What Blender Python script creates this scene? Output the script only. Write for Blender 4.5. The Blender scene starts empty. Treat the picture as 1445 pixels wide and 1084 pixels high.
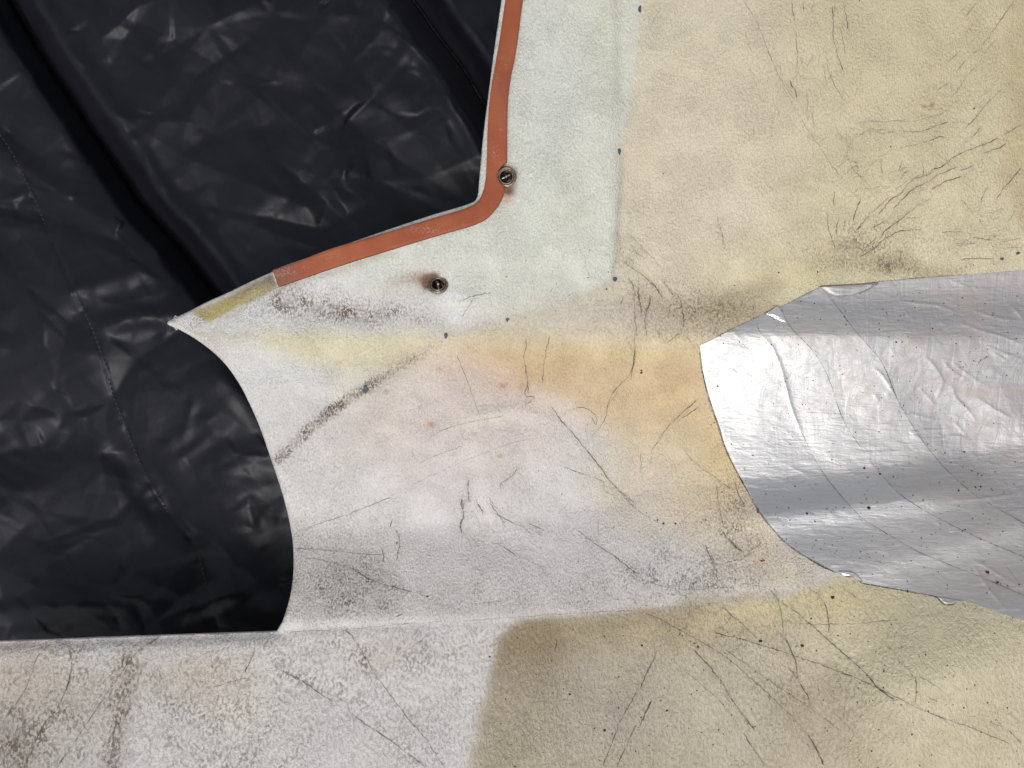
import bpy, math, random
import numpy as np

# ------------------------------------------------------------------ camera, light
SC = bpy.context.scene
W0, H0 = 1445.0, 1084.0
S = 0.00065            # metres per photo pixel in the plane of the panel's upper skin
D = 0.70               # height of the lens above that plane
cam_d = bpy.data.cameras.new('camera'); cam = bpy.data.objects.new('camera', cam_d)
SC.collection.objects.link(cam); SC.camera = cam
cam.location = (0, 0, D); cam_d.sensor_width = 36.0
cam_d.lens = 36.0 * D / (W0 * S); cam_d.clip_start = 0.01; cam_d.clip_end = 100.0

CLOUD = 0.0
SUN_EL, SUN_AZ = math.radians(60), math.radians(190)    # azimuth from +Y (top of picture) towards +X
world = bpy.data.worlds.new("World"); SC.world = world; world.use_nodes = True
wn = world.node_tree.nodes; wl = world.node_tree.links; wn.clear()
sky = wn.new('ShaderNodeTexSky'); sky.sky_type = 'NISHITA'; sky.sun_disc = False
sky.sun_elevation = SUN_EL; sky.sun_rotation = SUN_AZ
sky.air_density = 1.0; sky.dust_density = 6.0; sky.ozone_density = 1.0
hs = wn.new('ShaderNodeHueSaturation'); hs.inputs['Saturation'].default_value = 0.35
bg = wn.new('ShaderNodeBackground'); bg.inputs['Strength'].default_value = 0.12
wo = wn.new('ShaderNodeOutputWorld')
# broken overcast: clouds over the whole dome in front of the clear sky
tcw = wn.new('ShaderNodeTexCoord'); cn = wn.new('ShaderNodeTexNoise'); cn.inputs['Scale'].default_value = 1.7; cn.inputs['Detail'].default_value = 5; cn.inputs['Roughness'].default_value = .55
cr_ = wn.new('ShaderNodeMapRange'); cr_.inputs[1].default_value = .3; cr_.inputs[2].default_value = .7; cr_.inputs[3].default_value = 4.5; cr_.inputs[4].default_value = 9.0
cb = wn.new('ShaderNodeCombineXYZ'); mx = wn.new('ShaderNodeMix'); mx.data_type = 'RGBA'; mx.inputs[0].default_value = .33
mpw = wn.new('ShaderNodeMapping'); mpw.inputs['Location'].default_value = (CLOUD, 0.3, 0.7); wl.new(tcw.outputs['Generated'], mpw.inputs['Vector']); wl.new(mpw.outputs[0], cn.inputs['Vector']); wl.new(cn.outputs[0], cr_.inputs[0])
for k_ in range(3): wl.new(cr_.outputs[0], cb.inputs[k_])
wl.new(sky.outputs[0], hs.inputs['Color']); wl.new(hs.outputs[0], mx.inputs[6]); wl.new(cb.outputs[0], mx.inputs[7]); wl.new(mx.outputs[2], bg.inputs['Color']); wl.new(bg.outputs[0], wo.inputs['Surface'])
sd = bpy.data.lights.new('sun', 'SUN'); sd.energy = 1.3; sd.angle = math.radians(16); sd.color = (1.0, 0.955, 0.88)
sun = bpy.data.objects.new('sun', sd); SC.collection.objects.link(sun)
from mathutils import Vector
sdir = Vector((math.sin(SUN_AZ)*math.cos(SUN_EL), math.cos(SUN_AZ)*math.cos(SUN_EL), math.sin(SUN_EL)))
sun.rotation_euler = sdir.to_track_quat('Z', 'Y').to_euler(); sun.location = sdir*3
SC.view_settings.view_transform = 'Standard'; SC.view_settings.look = 'None'
SC.view_settings.exposure = -0.06; SC.view_settings.gamma = 1.0

rng = np.random.default_rng(7); R = random.Random(7)

# ------------------------------------------------------------------ numpy helpers
def A(s):
    return np.array([[float(a) for a in p.split(',')] for p in s.split()])
def crop(x0, y0, k, s):          # measured on an enlargement
    p = A(s); return np.stack([x0 + p[:, 0]/k, y0 + p[:, 1]/k], 1)
def catmull(p, n=8):
    p = np.asarray(p, float)
    if len(p) < 3: return p
    q = np.vstack([2*p[0]-p[1], p, 2*p[-1]-p[-2]]); out = []
    t = np.linspace(0, 1, n, endpoint=False)[:, None]
    for i in range(1, len(q)-2):
        a, b, c, d = q[i-1], q[i], q[i+1], q[i+2]
        out.append(0.5*((2*b) + (-a+c)*t + (2*a-5*b+4*c-d)*t*t + (-a+3*b-3*c+d)*t**3))
    out.append(q[-2][None]); return np.vstack(out)
def resample(p, step):
    d = np.r_[0, np.cumsum(np.hypot(*np.diff(p, axis=0).T))]
    n = max(2, int(d[-1]/step)+1); t = np.linspace(0, d[-1], n)
    return np.stack([np.interp(t, d, p[:, 0]), np.interp(t, d, p[:, 1])], 1)
def lattice(seed):
    return np.random.default_rng(seed).random((256, 256))
_lat = {}
def vnoise(x, y, sc, seed=0, octv=1):
    out = 0; amp = 1; tot = 0
    for o in range(octv):
        k = seed*17+o
        if k not in _lat: _lat[k] = lattice(k)
        L = _lat[k]; u = np.asarray(x)/sc*(2**o)+1000.3; v = np.asarray(y)/sc*(2**o)+1000.7
        i = np.floor(u).astype(int); j = np.floor(v).astype(int); fu = u-i; fv = v-j
        fu = fu*fu*(3-2*fu); fv = fv*fv*(3-2*fv); i &= 255; j &= 255; i1 = (i+1) & 255; j1 = (j+1) & 255
        out = out + amp*((L[j, i]*(1-fu)+L[j, i1]*fu)*(1-fv)+(L[j1, i]*(1-fu)+L[j1, i1]*fu)*fv)
        tot += amp; amp *= .5
    return out/tot*2-1
def sstep(a, b, x):
    t = np.clip((x-a)/(b-a), 0, 1); return t*t*(3-2*t)
def inside(poly, x, y):
    c = np.zeros(np.shape(x), bool); n = len(poly)
    for i in range(n):
        x1, y1 = poly[i]; x2, y2 = poly[(i+1) % n]
        if y1 == y2: continue
        m = (y1 > y) != (y2 > y)
        c ^= m & (x < (x2-x1)*(y-y1)/(y2-y1)+x1)
    return c
def near(line, x, y):            # distance, signed side, arclength fraction, nearest point
    x = np.asarray(x, float); y = np.asarray(y, float)
    best = np.full(x.shape, 1e9); sx = np.zeros(x.shape); sy = np.zeros(x.shape); sg = np.zeros(x.shape); tt = np.zeros(x.shape)
    acc = 0
    for i in range(len(line)-1):
        a = line[i]; b = line[i+1]; dx, dy = b-a; L2 = dx*dx+dy*dy+1e-12
        t = np.clip(((x-a[0])*dx+(y-a[1])*dy)/L2, 0, 1)
        qx = a[0]+t*dx; qy = a[1]+t*dy; d = np.hypot(x-qx, y-qy); m = d < best
        best = np.where(m, d, best); sx = np.where(m, qx, sx); sy = np.where(m, qy, sy)
        cr = dx*(y-a[1])-dy*(x-a[0]); sg = np.where(m, np.sign(cr), sg)
        L = math.sqrt(L2); tt = np.where(m, acc+t*L, tt); acc += L
    return best, sg, tt/acc, sx, sy

def unproj(px, py, z):           # the place on the panel that was measured at a spot of the photo, at height z
    k = S*(D-z)/D
    return np.stack([(px-W0/2)*k, -(py-H0/2)*k, z+0*px], -1)

# ------------------------------------------------------------------ outline of the cowling
edge_top = catmull(A('745,-170 716,-60 708,0 697,76 689,138 682,194 678,239 676,262'), 10)
edge_corner = catmull(A('675,273 673,280 668,285.5 655,290.5'), 5)
edge_mid = catmull(A('640,295 607.6,304.5 531.5,330 452,358 400,376 382,385 358,395.7 320,414 293,426 270,438 250,447.5 240,452.5'), 8)
edge_tip = A('236.5,454.5 236.3,457 239,459')
edge_arc = catmull(A('244,461 254,465.5 275,477.5 300,496 320,516 339,543.5 353,571 367,603 382,646 394,681 403,712 409.5,740 413.8,770 414.4,806 411.5,832 406,856 399,877'), 8)
edge_low = catmull(A('391.5,889.6 383,892 319,894 255,896.2 191,898.6 120,901 71,903 0,905.4 -90,909 -170,912'), 6)
outline = np.vstack([edge_top, edge_corner, edge_mid, edge_tip, edge_arc, edge_low])
X0, X1, Y0, Y1 = -170.0, 1620.0, -170.0, 1260.0
void_poly = np.vstack([outline, [[-400, 912], [-400, -400], [745, -400]]])

# ------------------------------------------------------------------ relief of the cowling
crest = catmull(A('-400,925 -170,914 0,905 200,898 392,890.5 560,884 700,879 800,873 900,864 1000,851 1090,836 1180,818 1260,798 1330,778 1445,742 1620,690'), 6)
def crest_y(x): return np.interp(x, crest[:, 0], crest[:, 1])
def relief(x, y):
    x = np.asarray(x, float); y = np.asarray(y, float)
    yl = crest_y(x); yu = 478+6*np.sin(x/210.0)-sstep(450, 230, x)*8
    t = (y-yu)/(yl-yu)
    # trough: leaning upper wall, rounded bottom, lower wall rising to the crest
    tk = 0.55+0.10*sstep(1000, 650, x)
    dep = 0.0265*(1-0.40*sstep(-10, 130, x-(1180+(y-428)*.85))*sstep(760, 640, y))
    f1 = np.sin(np.clip(t/tk, 0, 1)*np.pi/2)
    f2 = np.clip((1-t)/(1-tk), 0, 1)**1.1
    r = 0.045
    a = f2; b = f1
    f = np.minimum(a, b)-r*np.log1p(np.exp(-np.abs(a-b)/r))   # smooth minimum
    f = np.where((t > 0) & (t < 1), np.clip(f, 0, 1.2), 0)
    # crest height: the lower panel stands above the upper skin on the left
    hc = 0.014*sstep(1150, 300, x)+0.002
    z = -dep*f
    lift = hc*sstep(tk-0.05, 1.0, t)*(t < 1) + hc*(t >= 1)
    z = z+lift
    # lower panel: bulges towards the lens, and rises right of the crest, shaped to dim the foil's reflection
    below = np.clip(y-yl, 0, None)
    z = z + 0.030*sstep(0, 330, below)*sstep(1150, 500, x) + 0.036*sstep(-10, 190, below)*sstep(1130, 1300, x)
    z = z - 0.010*np.exp(-below/9.0)*(t >= 1)*sstep(420, 380, x)
    z = z - 0.0035*np.exp(-below/14.0)*(t >= 1)*sstep(900, 450, x) - 0.0035*np.exp(-np.clip(yl-y, 0, None)/9.0)*(t < 1)*sstep(900, 450, x)*(f*0+1)
    # swellings in the trough and skin
    yb = 728-.13*(x-1090); z = z + 0.0042*np.exp(-((y-yb)/21)**2)*sstep(960, 1100, x)*sstep(1440, 1300, x)
    z = z + 0.0085*np.exp(-(((x-705)/115)**2+((y-665)/80)**2)**1.8)
    z = z - 0.0022*np.exp(-np.clip(yl-y, 0, None)/5.0)*(t < 1)*sstep(1180, 900, x)
    z = z + 0.006*sstep(640, 560, x)*sstep(490, 560, y)*sstep(720, 600, y)
    z = z - 0.007*np.exp(-((y-415)/42)**2)*sstep(860, 1050, x)
    z = z - 0.004*np.exp(-(((x-1180)/90)**2+((y-355)/26)**2))
    z = z + 0.010*np.exp(-((x-1180)/330)**2-((y-90)/210)**2)
    z = z + 0.006*sstep(880, 860, x)*sstep(430, 330, y)
    z = z - 0.010*sstep(520, 250, x)*sstep(500, 380, y)
    z = z + 0.0055*np.exp(-(((x-640)/55)**2+((y-425)/22)**2))          # hump around the lower fastener
    z = z - 0.0035*np.exp(-(((x-520)/110)**2+((y-440)/20)**2))
    z = z + 0.0018*vnoise(x, y, 190, 3, 2)+0.0006*vnoise(x, y, 60, 4, 1)
    return z

ARC = catmull(A('606,632 634,602 685,584 740,584 795,602'), 6)
# smoothed lookup of the relief so every attached part follows exactly the same skin
gx = np.arange(-420, 1880, 2.0); gy = np.arange(-420, 1520, 2.0)
GX, GY = np.meshgrid(gx, gy)
def blur(img, s):
    if s <= 0: return img
    h, w = img.shape; p = int(3*s)+2
    q = np.pad(img, p, mode='edge')
    fy = np.fft.fftfreq(q.shape[0])[:, None]; fx = np.fft.rfftfreq(q.shape[1])[None]
    g = np.exp(-2*(np.pi*s)**2*(fx*fx+fy*fy))
    return np.fft.irfft2(np.fft.rfft2(q)*g, s=q.shape)[p:p+h, p:p+w]
def sample(img, x, y):
    u = np.clip((np.asarray(x)-gx[0])/2.0, 0, len(gx)-1.001); v = np.clip((np.asarray(y)-gy[0])/2.0, 0, len(gy)-1.001)
    i = u.astype(int); j = v.astype(int); fu = u-i; fv = v-j
    if img.ndim == 3: fu = fu[..., None]; fv = fv[..., None]
    return (img[j, i]*(1-fu)+img[j, i+1]*fu)*(1-fv)+(img[j+1, i]*(1-fu)+img[j+1, i+1]*fu)*fv
RELIEF = blur(relief(GX, GY), 2.0)
m_ = (np.abs(GX-700) < 160) & (np.abs(GY-605) < 70); d_, _, t_, _, _ = near(ARC, GX[m_], GY[m_]); RELIEF[m_] += .0022*np.exp(-(d_/11)**2)*np.sqrt(np.clip(4*t_*(1-t_), 0, 1))
def Z(x, y): return sample(RELIEF, x, y)

# ------------------------------------------------------------------ blender helpers
def new_mat(name):
    m = bpy.data.materials.new(name); m.use_nodes = True; nt = m.node_tree; nt.nodes.clear()
    o = nt.nodes.new('ShaderNodeOutputMaterial'); b = nt.nodes.new('ShaderNodeBsdfPrincipled')
    nt.links.new(b.outputs[0], o.inputs['Surface']); return m, nt, b, o
class N:
    def __init__(s, nt): s.nt = nt
    def __call__(s, t, ins=None, **kw):
        n = s.nt.nodes.new('ShaderNode'+t)
        for k, v in kw.items(): setattr(n, k, v)
        for k, v in (ins or {}).items():
            if isinstance(v, bpy.types.NodeSocket): s.nt.links.new(v, n.inputs[k])
            else: n.inputs[k].default_value = v
        return n
    def math(s, op, a, b=0.0, clamp=False):
        n = s('Math', {0: a, 1: b}, operation=op); n.use_clamp = clamp; return n.outputs[0]
    def mix(s, f, a, b):
        n = s('Mix', data_type='RGBA')
        for i, v in ((0, f), (6, a), (7, b)):
            if isinstance(v, bpy.types.NodeSocket): s.nt.links.new(v, n.inputs[i])
            else: n.inputs[i].default_value = v if i == 0 else (*v, 1) if len(v) == 3 else v
        return n.outputs[2]
    def ramp(s, v, a, b, lo=0.0, hi=1.0):
        return s('MapRange', {0: v, 1: a, 2: b, 3: lo, 4: hi}, interpolation_type='SMOOTHSTEP').outputs[0]
    def noise(s, vec, scale, detail=2.0, rough=0.5, dist=0.0):
        return s('TexNoise', {'Vector': vec, 'Scale': scale, 'Detail': detail, 'Roughness': rough, 'Distortion': dist}).outputs[0]
    def coords(s, scale=(1, 1, 1), rot=(0, 0, 0)):
        tc = s('TexCoord'); return s('Mapping', {'Vector': tc.outputs['Object'], 'Scale': scale, 'Rotation': rot}).outputs[0]
    def attr(s, name): return s('Attribute', attribute_name=name)

def make_mesh(name, verts, quads=None, faces=None, mat=None, parent=None, smooth=True, attrs=None):
    me = bpy.data.meshes.new(name)
    verts = np.asarray(verts, np.float32)
    if quads is not None:
        quads = np.asarray(quads, np.int32)
        me.vertices.add(len(verts)); me.vertices.foreach_set('co', verts.ravel())
        me.loops.add(quads.size); me.loops.foreach_set('vertex_index', quads.ravel())
        k = quads.shape[1]
        me.polygons.add(len(quads)); me.polygons.foreach_set('loop_start', np.arange(0, quads.size, k, dtype=np.int32))
        me.polygons.foreach_set('loop_total', np.full(len(quads), k, np.int32))
        me.update(calc_edges=True)
    else:
        me.from_pydata([tuple(map(float, v)) for v in verts], [], faces)
    if smooth: me.polygons.foreach_set('use_smooth', np.ones(len(me.polygons), bool))
    for k, (typ, data) in (attrs or {}).items():
        a = me.attributes.new(k, typ, 'POINT')
        if typ == 'FLOAT_COLOR':
            a.data.foreach_set('color', np.hstack([data, np.ones((len(data), 1))]).astype(np.float32).ravel())
        else: a.data.foreach_set('value', np.asarray(data, np.float32))
    me.update(); me.validate()
    o = bpy.data.objects.new(name, me); SC.collection.objects.link(o)
    if mat: me.materials.append(mat)
    if parent: o.parent = parent
    return o

def sheet(xs, ys, keep_fn, snap_lines, zfn, thick, snap=1.0, hard=False):
    """grid of the skin with its outline pulled exactly onto the measured edge; returns verts, quads, px, py, n_top"""
    X, Y = np.meshgrid(xs, ys); nx, ny = len(xs), len(ys)
    cx = (X[:-1, :-1]+X[1:, 1:])/2; cy = (Y[:-1, :-1]+Y[1:, 1:])/2
    keep = keep_fn(cx, cy)
    idx = np.arange(nx*ny).reshape(ny, nx)
    q = np.stack([idx[:-1, :-1], idx[1:, :-1], idx[1:, 1:], idx[:-1, 1:]], -1)[keep]
    e = np.vstack([q[:, [0, 1]], q[:, [1, 2]], q[:, [2, 3]], q[:, [3, 0]]])
    es = np.sort(e, 1); key = es[:, 0].astype(np.int64)*nx*ny+es[:, 1]
    u, first, cnt = np.unique(key, return_index=True, return_counts=True)
    be = e[first[cnt == 1]]; bv = np.unique(be)
    px = X.ravel().copy(); py = Y.ravel().copy()
    if snap_lines is not None:
        bx, by = px[bv], py[bv]; bd = np.full(len(bv), 1e9); sx = bx.copy(); sy = by.copy()
        for ln in snap_lines:
            d, _, _, qx, qy = near(ln, bx, by); m = d < bd
            bd = np.where(m, d, bd); sx = np.where(m, qx, sx); sy = np.where(m, qy, sy)
        m = bd < snap; px[bv[m]] = sx[m]; py[bv[m]] = sy[m]
    used = np.unique(q); remap = np.full(nx*ny, -1); remap[used] = np.arange(len(used))
    q = remap[q]; be = remap[be]; px = px[used]; py = py[used]
    z = zfn(px, py); v = unproj(px, py, z); n = len(v)
    if thick:
        bvn = np.unique(be); r2 = np.full(n, -1); r2[bvn] = n+np.arange(len(bvn))
        low = v[bvn].copy(); low[:, 2] -= thick
        if hard:
            r1 = r2; r2 = np.where(r1 >= 0, r1+len(bvn), -1)
            sk = np.stack([r1[be[:, 1]], r1[be[:, 0]], r2[be[:, 0]], r2[be[:, 1]]], 1)
            v = np.vstack([v, v[bvn], low]); px = np.r_[px, px[bvn], px[bvn]]; py = np.r_[py, py[bvn], py[bvn]]
        else:
            sk = np.stack([be[:, 1], be[:, 0], r2[be[:, 0]], r2[be[:, 1]]], 1)
            v = np.vstack([v, low]); px = np.r_[px, px[bvn]]; py = np.r_[py, py[bvn]]
        q = np.vstack([q, sk])
    return v, q, px, py, n

def graded(lo, a, b, hi, fine, coarse):
    return np.unique(np.round(np.r_[np.arange(lo, a, coarse), np.arange(a, b, fine), np.arange(b, hi+coarse, coarse)], 4))

# ------------------------------------------------------------------ colour of the skin (resin, paint, stains, dirt)
def lin(r, g, b):
    c = np.array([r, g, b])/255.0; return np.where(c <= .04045, c/12.92, ((c+.055)/1.055)**2.4)
wx = GX+7*vnoise(GX, GY, 34, 11, 2); wy = GY+7*vnoise(GX, GY, 34, 12, 2)
ux = GX+20*vnoise(GX, GY, 90, 13, 2); uy = GY+20*vnoise(GX, GY, 90, 14, 2)
COL = np.zeros(GX.shape+(3,))+lin(206, 204, 205)
DIRT = np.zeros(GX.shape)+0.05
def layer(mask, rgb, k=1.0):
    global COL
    m = np.clip(mask*k, 0, 1)[..., None]; COL = COL*(1-m)+lin(*rgb)*m
def pmask(s, blur_px, warp=0):
    p = A(s) if isinstance(s, str) else s
    x, y = (GX, GY) if warp == 0 else (wx, wy) if warp == 1 else (ux, uy)
    return blur(inside(p, x, y).astype(float), blur_px/2.0)
def gmask(cx, cy, rx, ry, ang=0, p=1.0, warp=1):
    x, y = ((GX, GY), (wx, wy), (ux, uy))[warp]; c, s_ = math.cos(math.radians(ang)), math.sin(math.radians(ang))
    dx = (x-cx)*c+(y-cy)*s_; dy = -(x-cx)*s_+(y-cy)*c
    return np.exp(-((dx/rx)**2+(dy/ry)**2)**p)
def lmask(s, w, warp=1, fade=None):
    ln = catmull(A(s) if isinstance(s, str) else s, 6); x, y = ((GX, GY), (wx, wy), (ux, uy))[warp]
    m = (x > ln[:, 0].min()-5*w) & (x < ln[:, 0].max()+5*w) & (y > ln[:, 1].min()-5*w) & (y < ln[:, 1].max()+5*w)
    out = np.zeros(GX.shape); d, _, t, _, _ = near(ln, x[m], y[m]); v = np.exp(-(d/w)**2)
    if fade: v = v*np.interp(t, *fade)
    out[m] = v; return out
ynorm = (GY-480)/(crest_y(GX)-480)
# upper right skin, cream
layer(pmask('905,-420 903,10 890,120 874,213 868,393 790,430 716,451 640,474 900,480 985,486 1100,440 1160,405 1900,340 1900,-420', 5), (208, 198, 172))
layer(pmask('1120,-420 1130,60 1160,170 1120,300 1010,420 1150,405 1900,345 1900,-420', 60, 2), (206, 195, 158))
layer(gmask(1330, 90, 170, 120), (198, 187, 150), .7)
layer(gmask(1120, 390, 110, 40), (205, 194, 148), .7)
layer(pmask('1425,-420 1420,200 1412,250 1445,330 1900,340 1900,-420', 8, 1), (186, 170, 128), .7)
layer(gmask(905, 245, 30, 60), (214, 193, 165), .55)
layer(gmask(980, 250, 100, 130, warp=2), (212, 200, 178), .6)
layer(gmask(1010, 60, 60, 60, warp=2), (206, 198, 172), .5)
# pale greenish painted field beside the seal
layer(pmask('745,-420 710,0 690,150 680,270 640,300 560,325 480,352 480,400 560,420 650,440 716,451 800,425 868,393 874,213 890,120 903,10 905,-420', 3), (208, 211, 203))
layer(gmask(800, 320, 80, 90, warp=2), (204, 208, 194), .7)
layer(gmask(870, 60, 40, 120, warp=2), (204, 205, 184), .6)
layer(gmask(760, 130, 40, 120, warp=2), (200, 207, 201), .6)
layer(gmask(560, 400, 110, 50, warp=2), (214, 215, 210), .8)
# skin left of it, white and greyish
layer(pmask('480,340 380,385 236,456 300,500 380,640 420,760 420,860 600,870 600,560 630,474 716,451 560,420 480,400', 10, 1), (211, 211, 212))
layer(gmask(900, 445, 130, 30, warp=1), (198, 186, 172), .8)
layer(gmask(790, 445, 70, 20, warp=1), (203, 196, 186), .7)
layer(gmask(1040, 445, 70, 26, warp=1), (176, 160, 126), .8)
layer(lmask('900,420 960,440 1020,425 1090,405', 16), (180, 166, 135), .6)
# yellow resin band along the bend, light showing through it painted in
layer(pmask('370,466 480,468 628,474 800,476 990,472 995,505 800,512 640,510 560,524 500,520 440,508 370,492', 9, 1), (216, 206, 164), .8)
layer(gmask(330, 478, 90, 14), (205, 200, 175), .5)
layer(pmask('470,486 630,480 600,505 520,548 478,590 462,560', 14, 1), (207, 199, 166), .4)
layer(pmask('640,482 760,486 990,492 1010,560 1060,690 960,720 900,640 800,575 700,560 640,540 600,520', 14, 1), (207, 178, 132), .9)
layer(gmask(960, 555, 90, 70, warp=2), (208, 176, 126), .55)
layer(gmask(730, 530, 70, 26, warp=2), (199, 163, 115), .6)
layer(gmask(900, 500, 120, 10, warp=1), (214, 196, 140), .6)
layer(pmask('900,600 1010,570 1062,700 1100,765 1180,812 1060,830 960,790 900,740 850,680', 24, 2), (212, 192, 152), .85)
layer(gmask(1015, 650, 46, 60, warp=2), (216, 190, 124), .7)
# pinkish field under the arc
layer(pmask('515,550 560,520 628,480 700,520 760,550 820,580 800,640 700,700 600,705 520,660 470,650 470,600', 16, 1), (209, 192, 184), .7)
layer(pmask('466,590 474,590 480,900 470,900', 4, 1), (194, 186, 176), .3)
# white lower trough
layer(gmask(700, 720, 260, 90, warp=2), (211, 206, 208), .8)
layer(gmask(700, 588, 60, 14, ang=-6), (222, 212, 200), .6)  # highlight along the arc of the bulge painted in
layer(gmask(470, 720, 60, 110, warp=2), (210, 206, 205), .8)
layer(gmask(930, 790, 130, 36, warp=2), (205, 203, 206), .8)
layer(lmask('440,868 560,862 700,858 850,850 950,838 1060,820', 15, fade=([0, 1], [.7, .5])), (186, 178, 172), .55)
layer(gmask(480, 820, 70, 46, warp=2), (188, 180, 172), .5)
layer(gmask(860, 690, 40, 60, ang=-30, warp=2), (214, 203, 184), .6)
# lower panel
low = pmask('-420,912 0,905 391,890 700,880 900,865 1180,818 1445,742 1900,640 1900,1600 -420,1600', 2)
tan_ = pmask(catmull(A('735,881 716,893 704,915 696,950 685,985 674,1020 663,1060 655,1100 640,1200 600,1600 1900,1600 1900,640 1445,742 1180,818 1050,845 900,864 800,873'), 4), 7, 1)
COL = COL*(1-low[..., None])+lin(201, 199, 200)*low[..., None]
layer(low*gmask(60, 925, 260, 22, warp=1), (212, 212, 216), .9)
layer(low*gmask(300, 960, 60, 40, warp=1), (190, 178, 166), .7)
layer(low*gmask(240, 950, 110, 36, warp=2), (172, 163, 152), .6); layer(low*gmask(120, 1000, 50, 80, ang=20, warp=2), (174, 168, 160), .6); layer(low*gmask(20, 970, 60, 40, warp=2), (160, 152, 144), .55); layer(low*gmask(560, 925, 130, 22, warp=2), (184, 174, 164), .5); layer(low*gmask(350, 1000, 60, 40, warp=2), (200, 192, 180), .5)
layer(low*gmask(30, 960, 100, 60, warp=2), (184, 172, 158), .7)
layer(tan_, (172, 162, 138))
layer(tan_*gmask(740, 925, 120, 70, warp=2), (140, 124, 88), .6); layer(tan_*gmask(745, 905, 90, 45, warp=1), (126, 107, 68), .95); layer(tan_*lmask('700,930 722,898 780,880 880,870 980,862', 26), (136, 117, 76), .75)
layer(tan_*gmask(700, 1010, 40, 120, warp=1), (150, 138, 112), .7)
layer(tan_*gmask(860, 1010, 110, 90, warp=2), (160, 152, 138), .8)
layer(tan_*gmask(960, 890, 120, 30, ang=-5, warp=1), (166, 151, 114), .8)
layer(tan_*gmask(1080, 860, 80, 25, ang=-10, warp=1), (192, 176, 128), .8)
layer(tan_*pmask('1090,850 1200,815 1900,700 1900,1600 1280,1600 1180,1000 1100,940', 40, 2), (194, 185, 154), .95)
layer(tan_*gmask(1170, 1000, 60, 80, ang=-30, warp=2), (158, 146, 118), .7)
layer(tan_*gmask(1010, 1020, 90, 100, warp=2), (184, 176, 156), .7)
layer(tan_*gmask(1180, 850, 70, 30, warp=1), (198, 184, 138), .7)
layer(lmask('780,874 900,866 1000,852 1090,838', 7), (172, 158, 128), .5)
# darkened line of the laminate's edge with the pen ticks on it
arc = '392,650 430,612 470,578 515,548 560,520 600,496 628,476'
layer(lmask(arc, 9, warp=0, fade=([0, .12, .25, .55, .75, 1], [.3, .6, .8, .6, .3, .1])), (165, 145, 132), .45)
layer(lmask('640,472 716,451 790,430 866,398', 5, fade=([0, .5, 1], [.3, .6, .35])), (188, 182, 162), .7)
layer(lmask('878,205 872,300 869,395', 4, fade=([0, .4, .7, 1], [.3, .6, .5, .7])), (150, 135, 105), .6)
# strip of old adhesive where the seal has gone
glue = crop(220, 350, 6.02, '302,548 350,578 430,620 480,616 580,560 700,492 800,455 900,405 1020,345 1035,328 985,222 850,285 700,360 600,412 480,470 400,505')
gm = pmask(glue, 1.2)
layer(gm, (170, 156, 98), .95)
layer(gm*lmask('290,452 330,430 372,412', 5), (186, 172, 88), .7)
layer(gm*gmask(352, 408, 26, 9, ang=-25), (120, 106, 82), .7)
layer(gm*gmask(380, 396, 14, 14), (96, 88, 78), .8)
layer(lmask('296,452 330,440 360,424 400,408 470,384 560,358', 5), (160, 150, 120), .35)
# rust about the fasteners, with a shadow notch and a sheen painted in
layer(pmask(crop(220, 350, 6.02, '0,0 1,0 1,1')+0, 1)*0, (0, 0, 0))
layer(pmask('594,396 600,387 616,385 624,396 612,412 598,408', 2, 0), (92, 46, 28), 1.0)
layer(gmask(588, 391, 17, 10), (160, 116, 90), .6); layer(gmask(603, 397, 13, 10, warp=0), (118, 72, 48), .95); layer(gmask(560, 400, 26, 12, warp=2), (190, 176, 166), .5)
layer(pmask('704,262 712,274 722,278 730,262 730,240 722,234', 3, 1), (130, 78, 50), .7)
layer(gmask(718, 270, 9, 8, warp=0), (120, 70, 44), 1.0); layer(gmask(708, 236, 9, 7, warp=0), (60, 44, 34), 1.0); layer(gmask(716, 284, 10, 5), (205, 160, 125), .7)  # the dark spot paints in the shadow notch beside the upper ring
layer(gmask(632, 418, 24, 10, ang=-15), (226, 226, 232), .8)  # white sheen of the lit mound painted in
for cx_, cy_, r_, c_, k_ in [(475,512,5,(196,160,96),.5),(618,521,4,(196,150,90),.7),(609,599,4.5,(176,122,66),.9),(594,573,3,(190,140,90),.6),
        (544,557,4,(190,145,100),.6),(708,546,5,(190,135,80),.7),(703,645,3,(180,110,60),.8),(1302,150,2.6,(150,116,60),.8),(1311,149,3.4,(150,116,60),.8),
        (1013,430,3,(120,110,90),.6),(670,616,5,(190,150,110),.5),(735,543,6,(186,130,80),.5)]:
    layer(gmask(cx_, cy_, r_, r_*.8), c_, k_)
# dirt that has settled in the texture
def dirt(m, k):
    global DIRT; DIRT = np.clip(DIRT+m*k, 0, 1)
dirt(gmask(470, 428, 90, 22, ang=8, warp=2), .75); dirt(gmask(540, 445, 80, 10, ang=6, warp=2), .5); dirt(gmask(400, 425, 60, 20, ang=-15, warp=2), .4)
dirt(gmask(270, 455, 24, 10, ang=-25), .5); dirt(gmask(588, 391, 24, 10), .5)
dirt(lmask(arc, 6.5, warp=0, fade=([0, .1, .25, .6, .8, 1], [.6, .9, 1, .9, .3, .05])), 2.0)
dirt(gmask(480, 820, 90, 55, warp=2), .45); dirt(gmask(640, 850, 260, 26, warp=2), .35); dirt(gmask(930, 820, 150, 30, warp=2), .3)
dirt(gmask(430, 700, 70, 140, warp=2), .15)
dirt(gmask(950, 440, 90, 36, warp=2), .45); dirt(gmask(1040, 445, 60, 26, warp=2), .35)
dirt(gmask(1195, 350, 55, 18, warp=2), .5); dirt(gmask(1260, 375, 120, 14, warp=2), .55); dirt(gmask(1310, 340, 160, 30, warp=2), .2)
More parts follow.
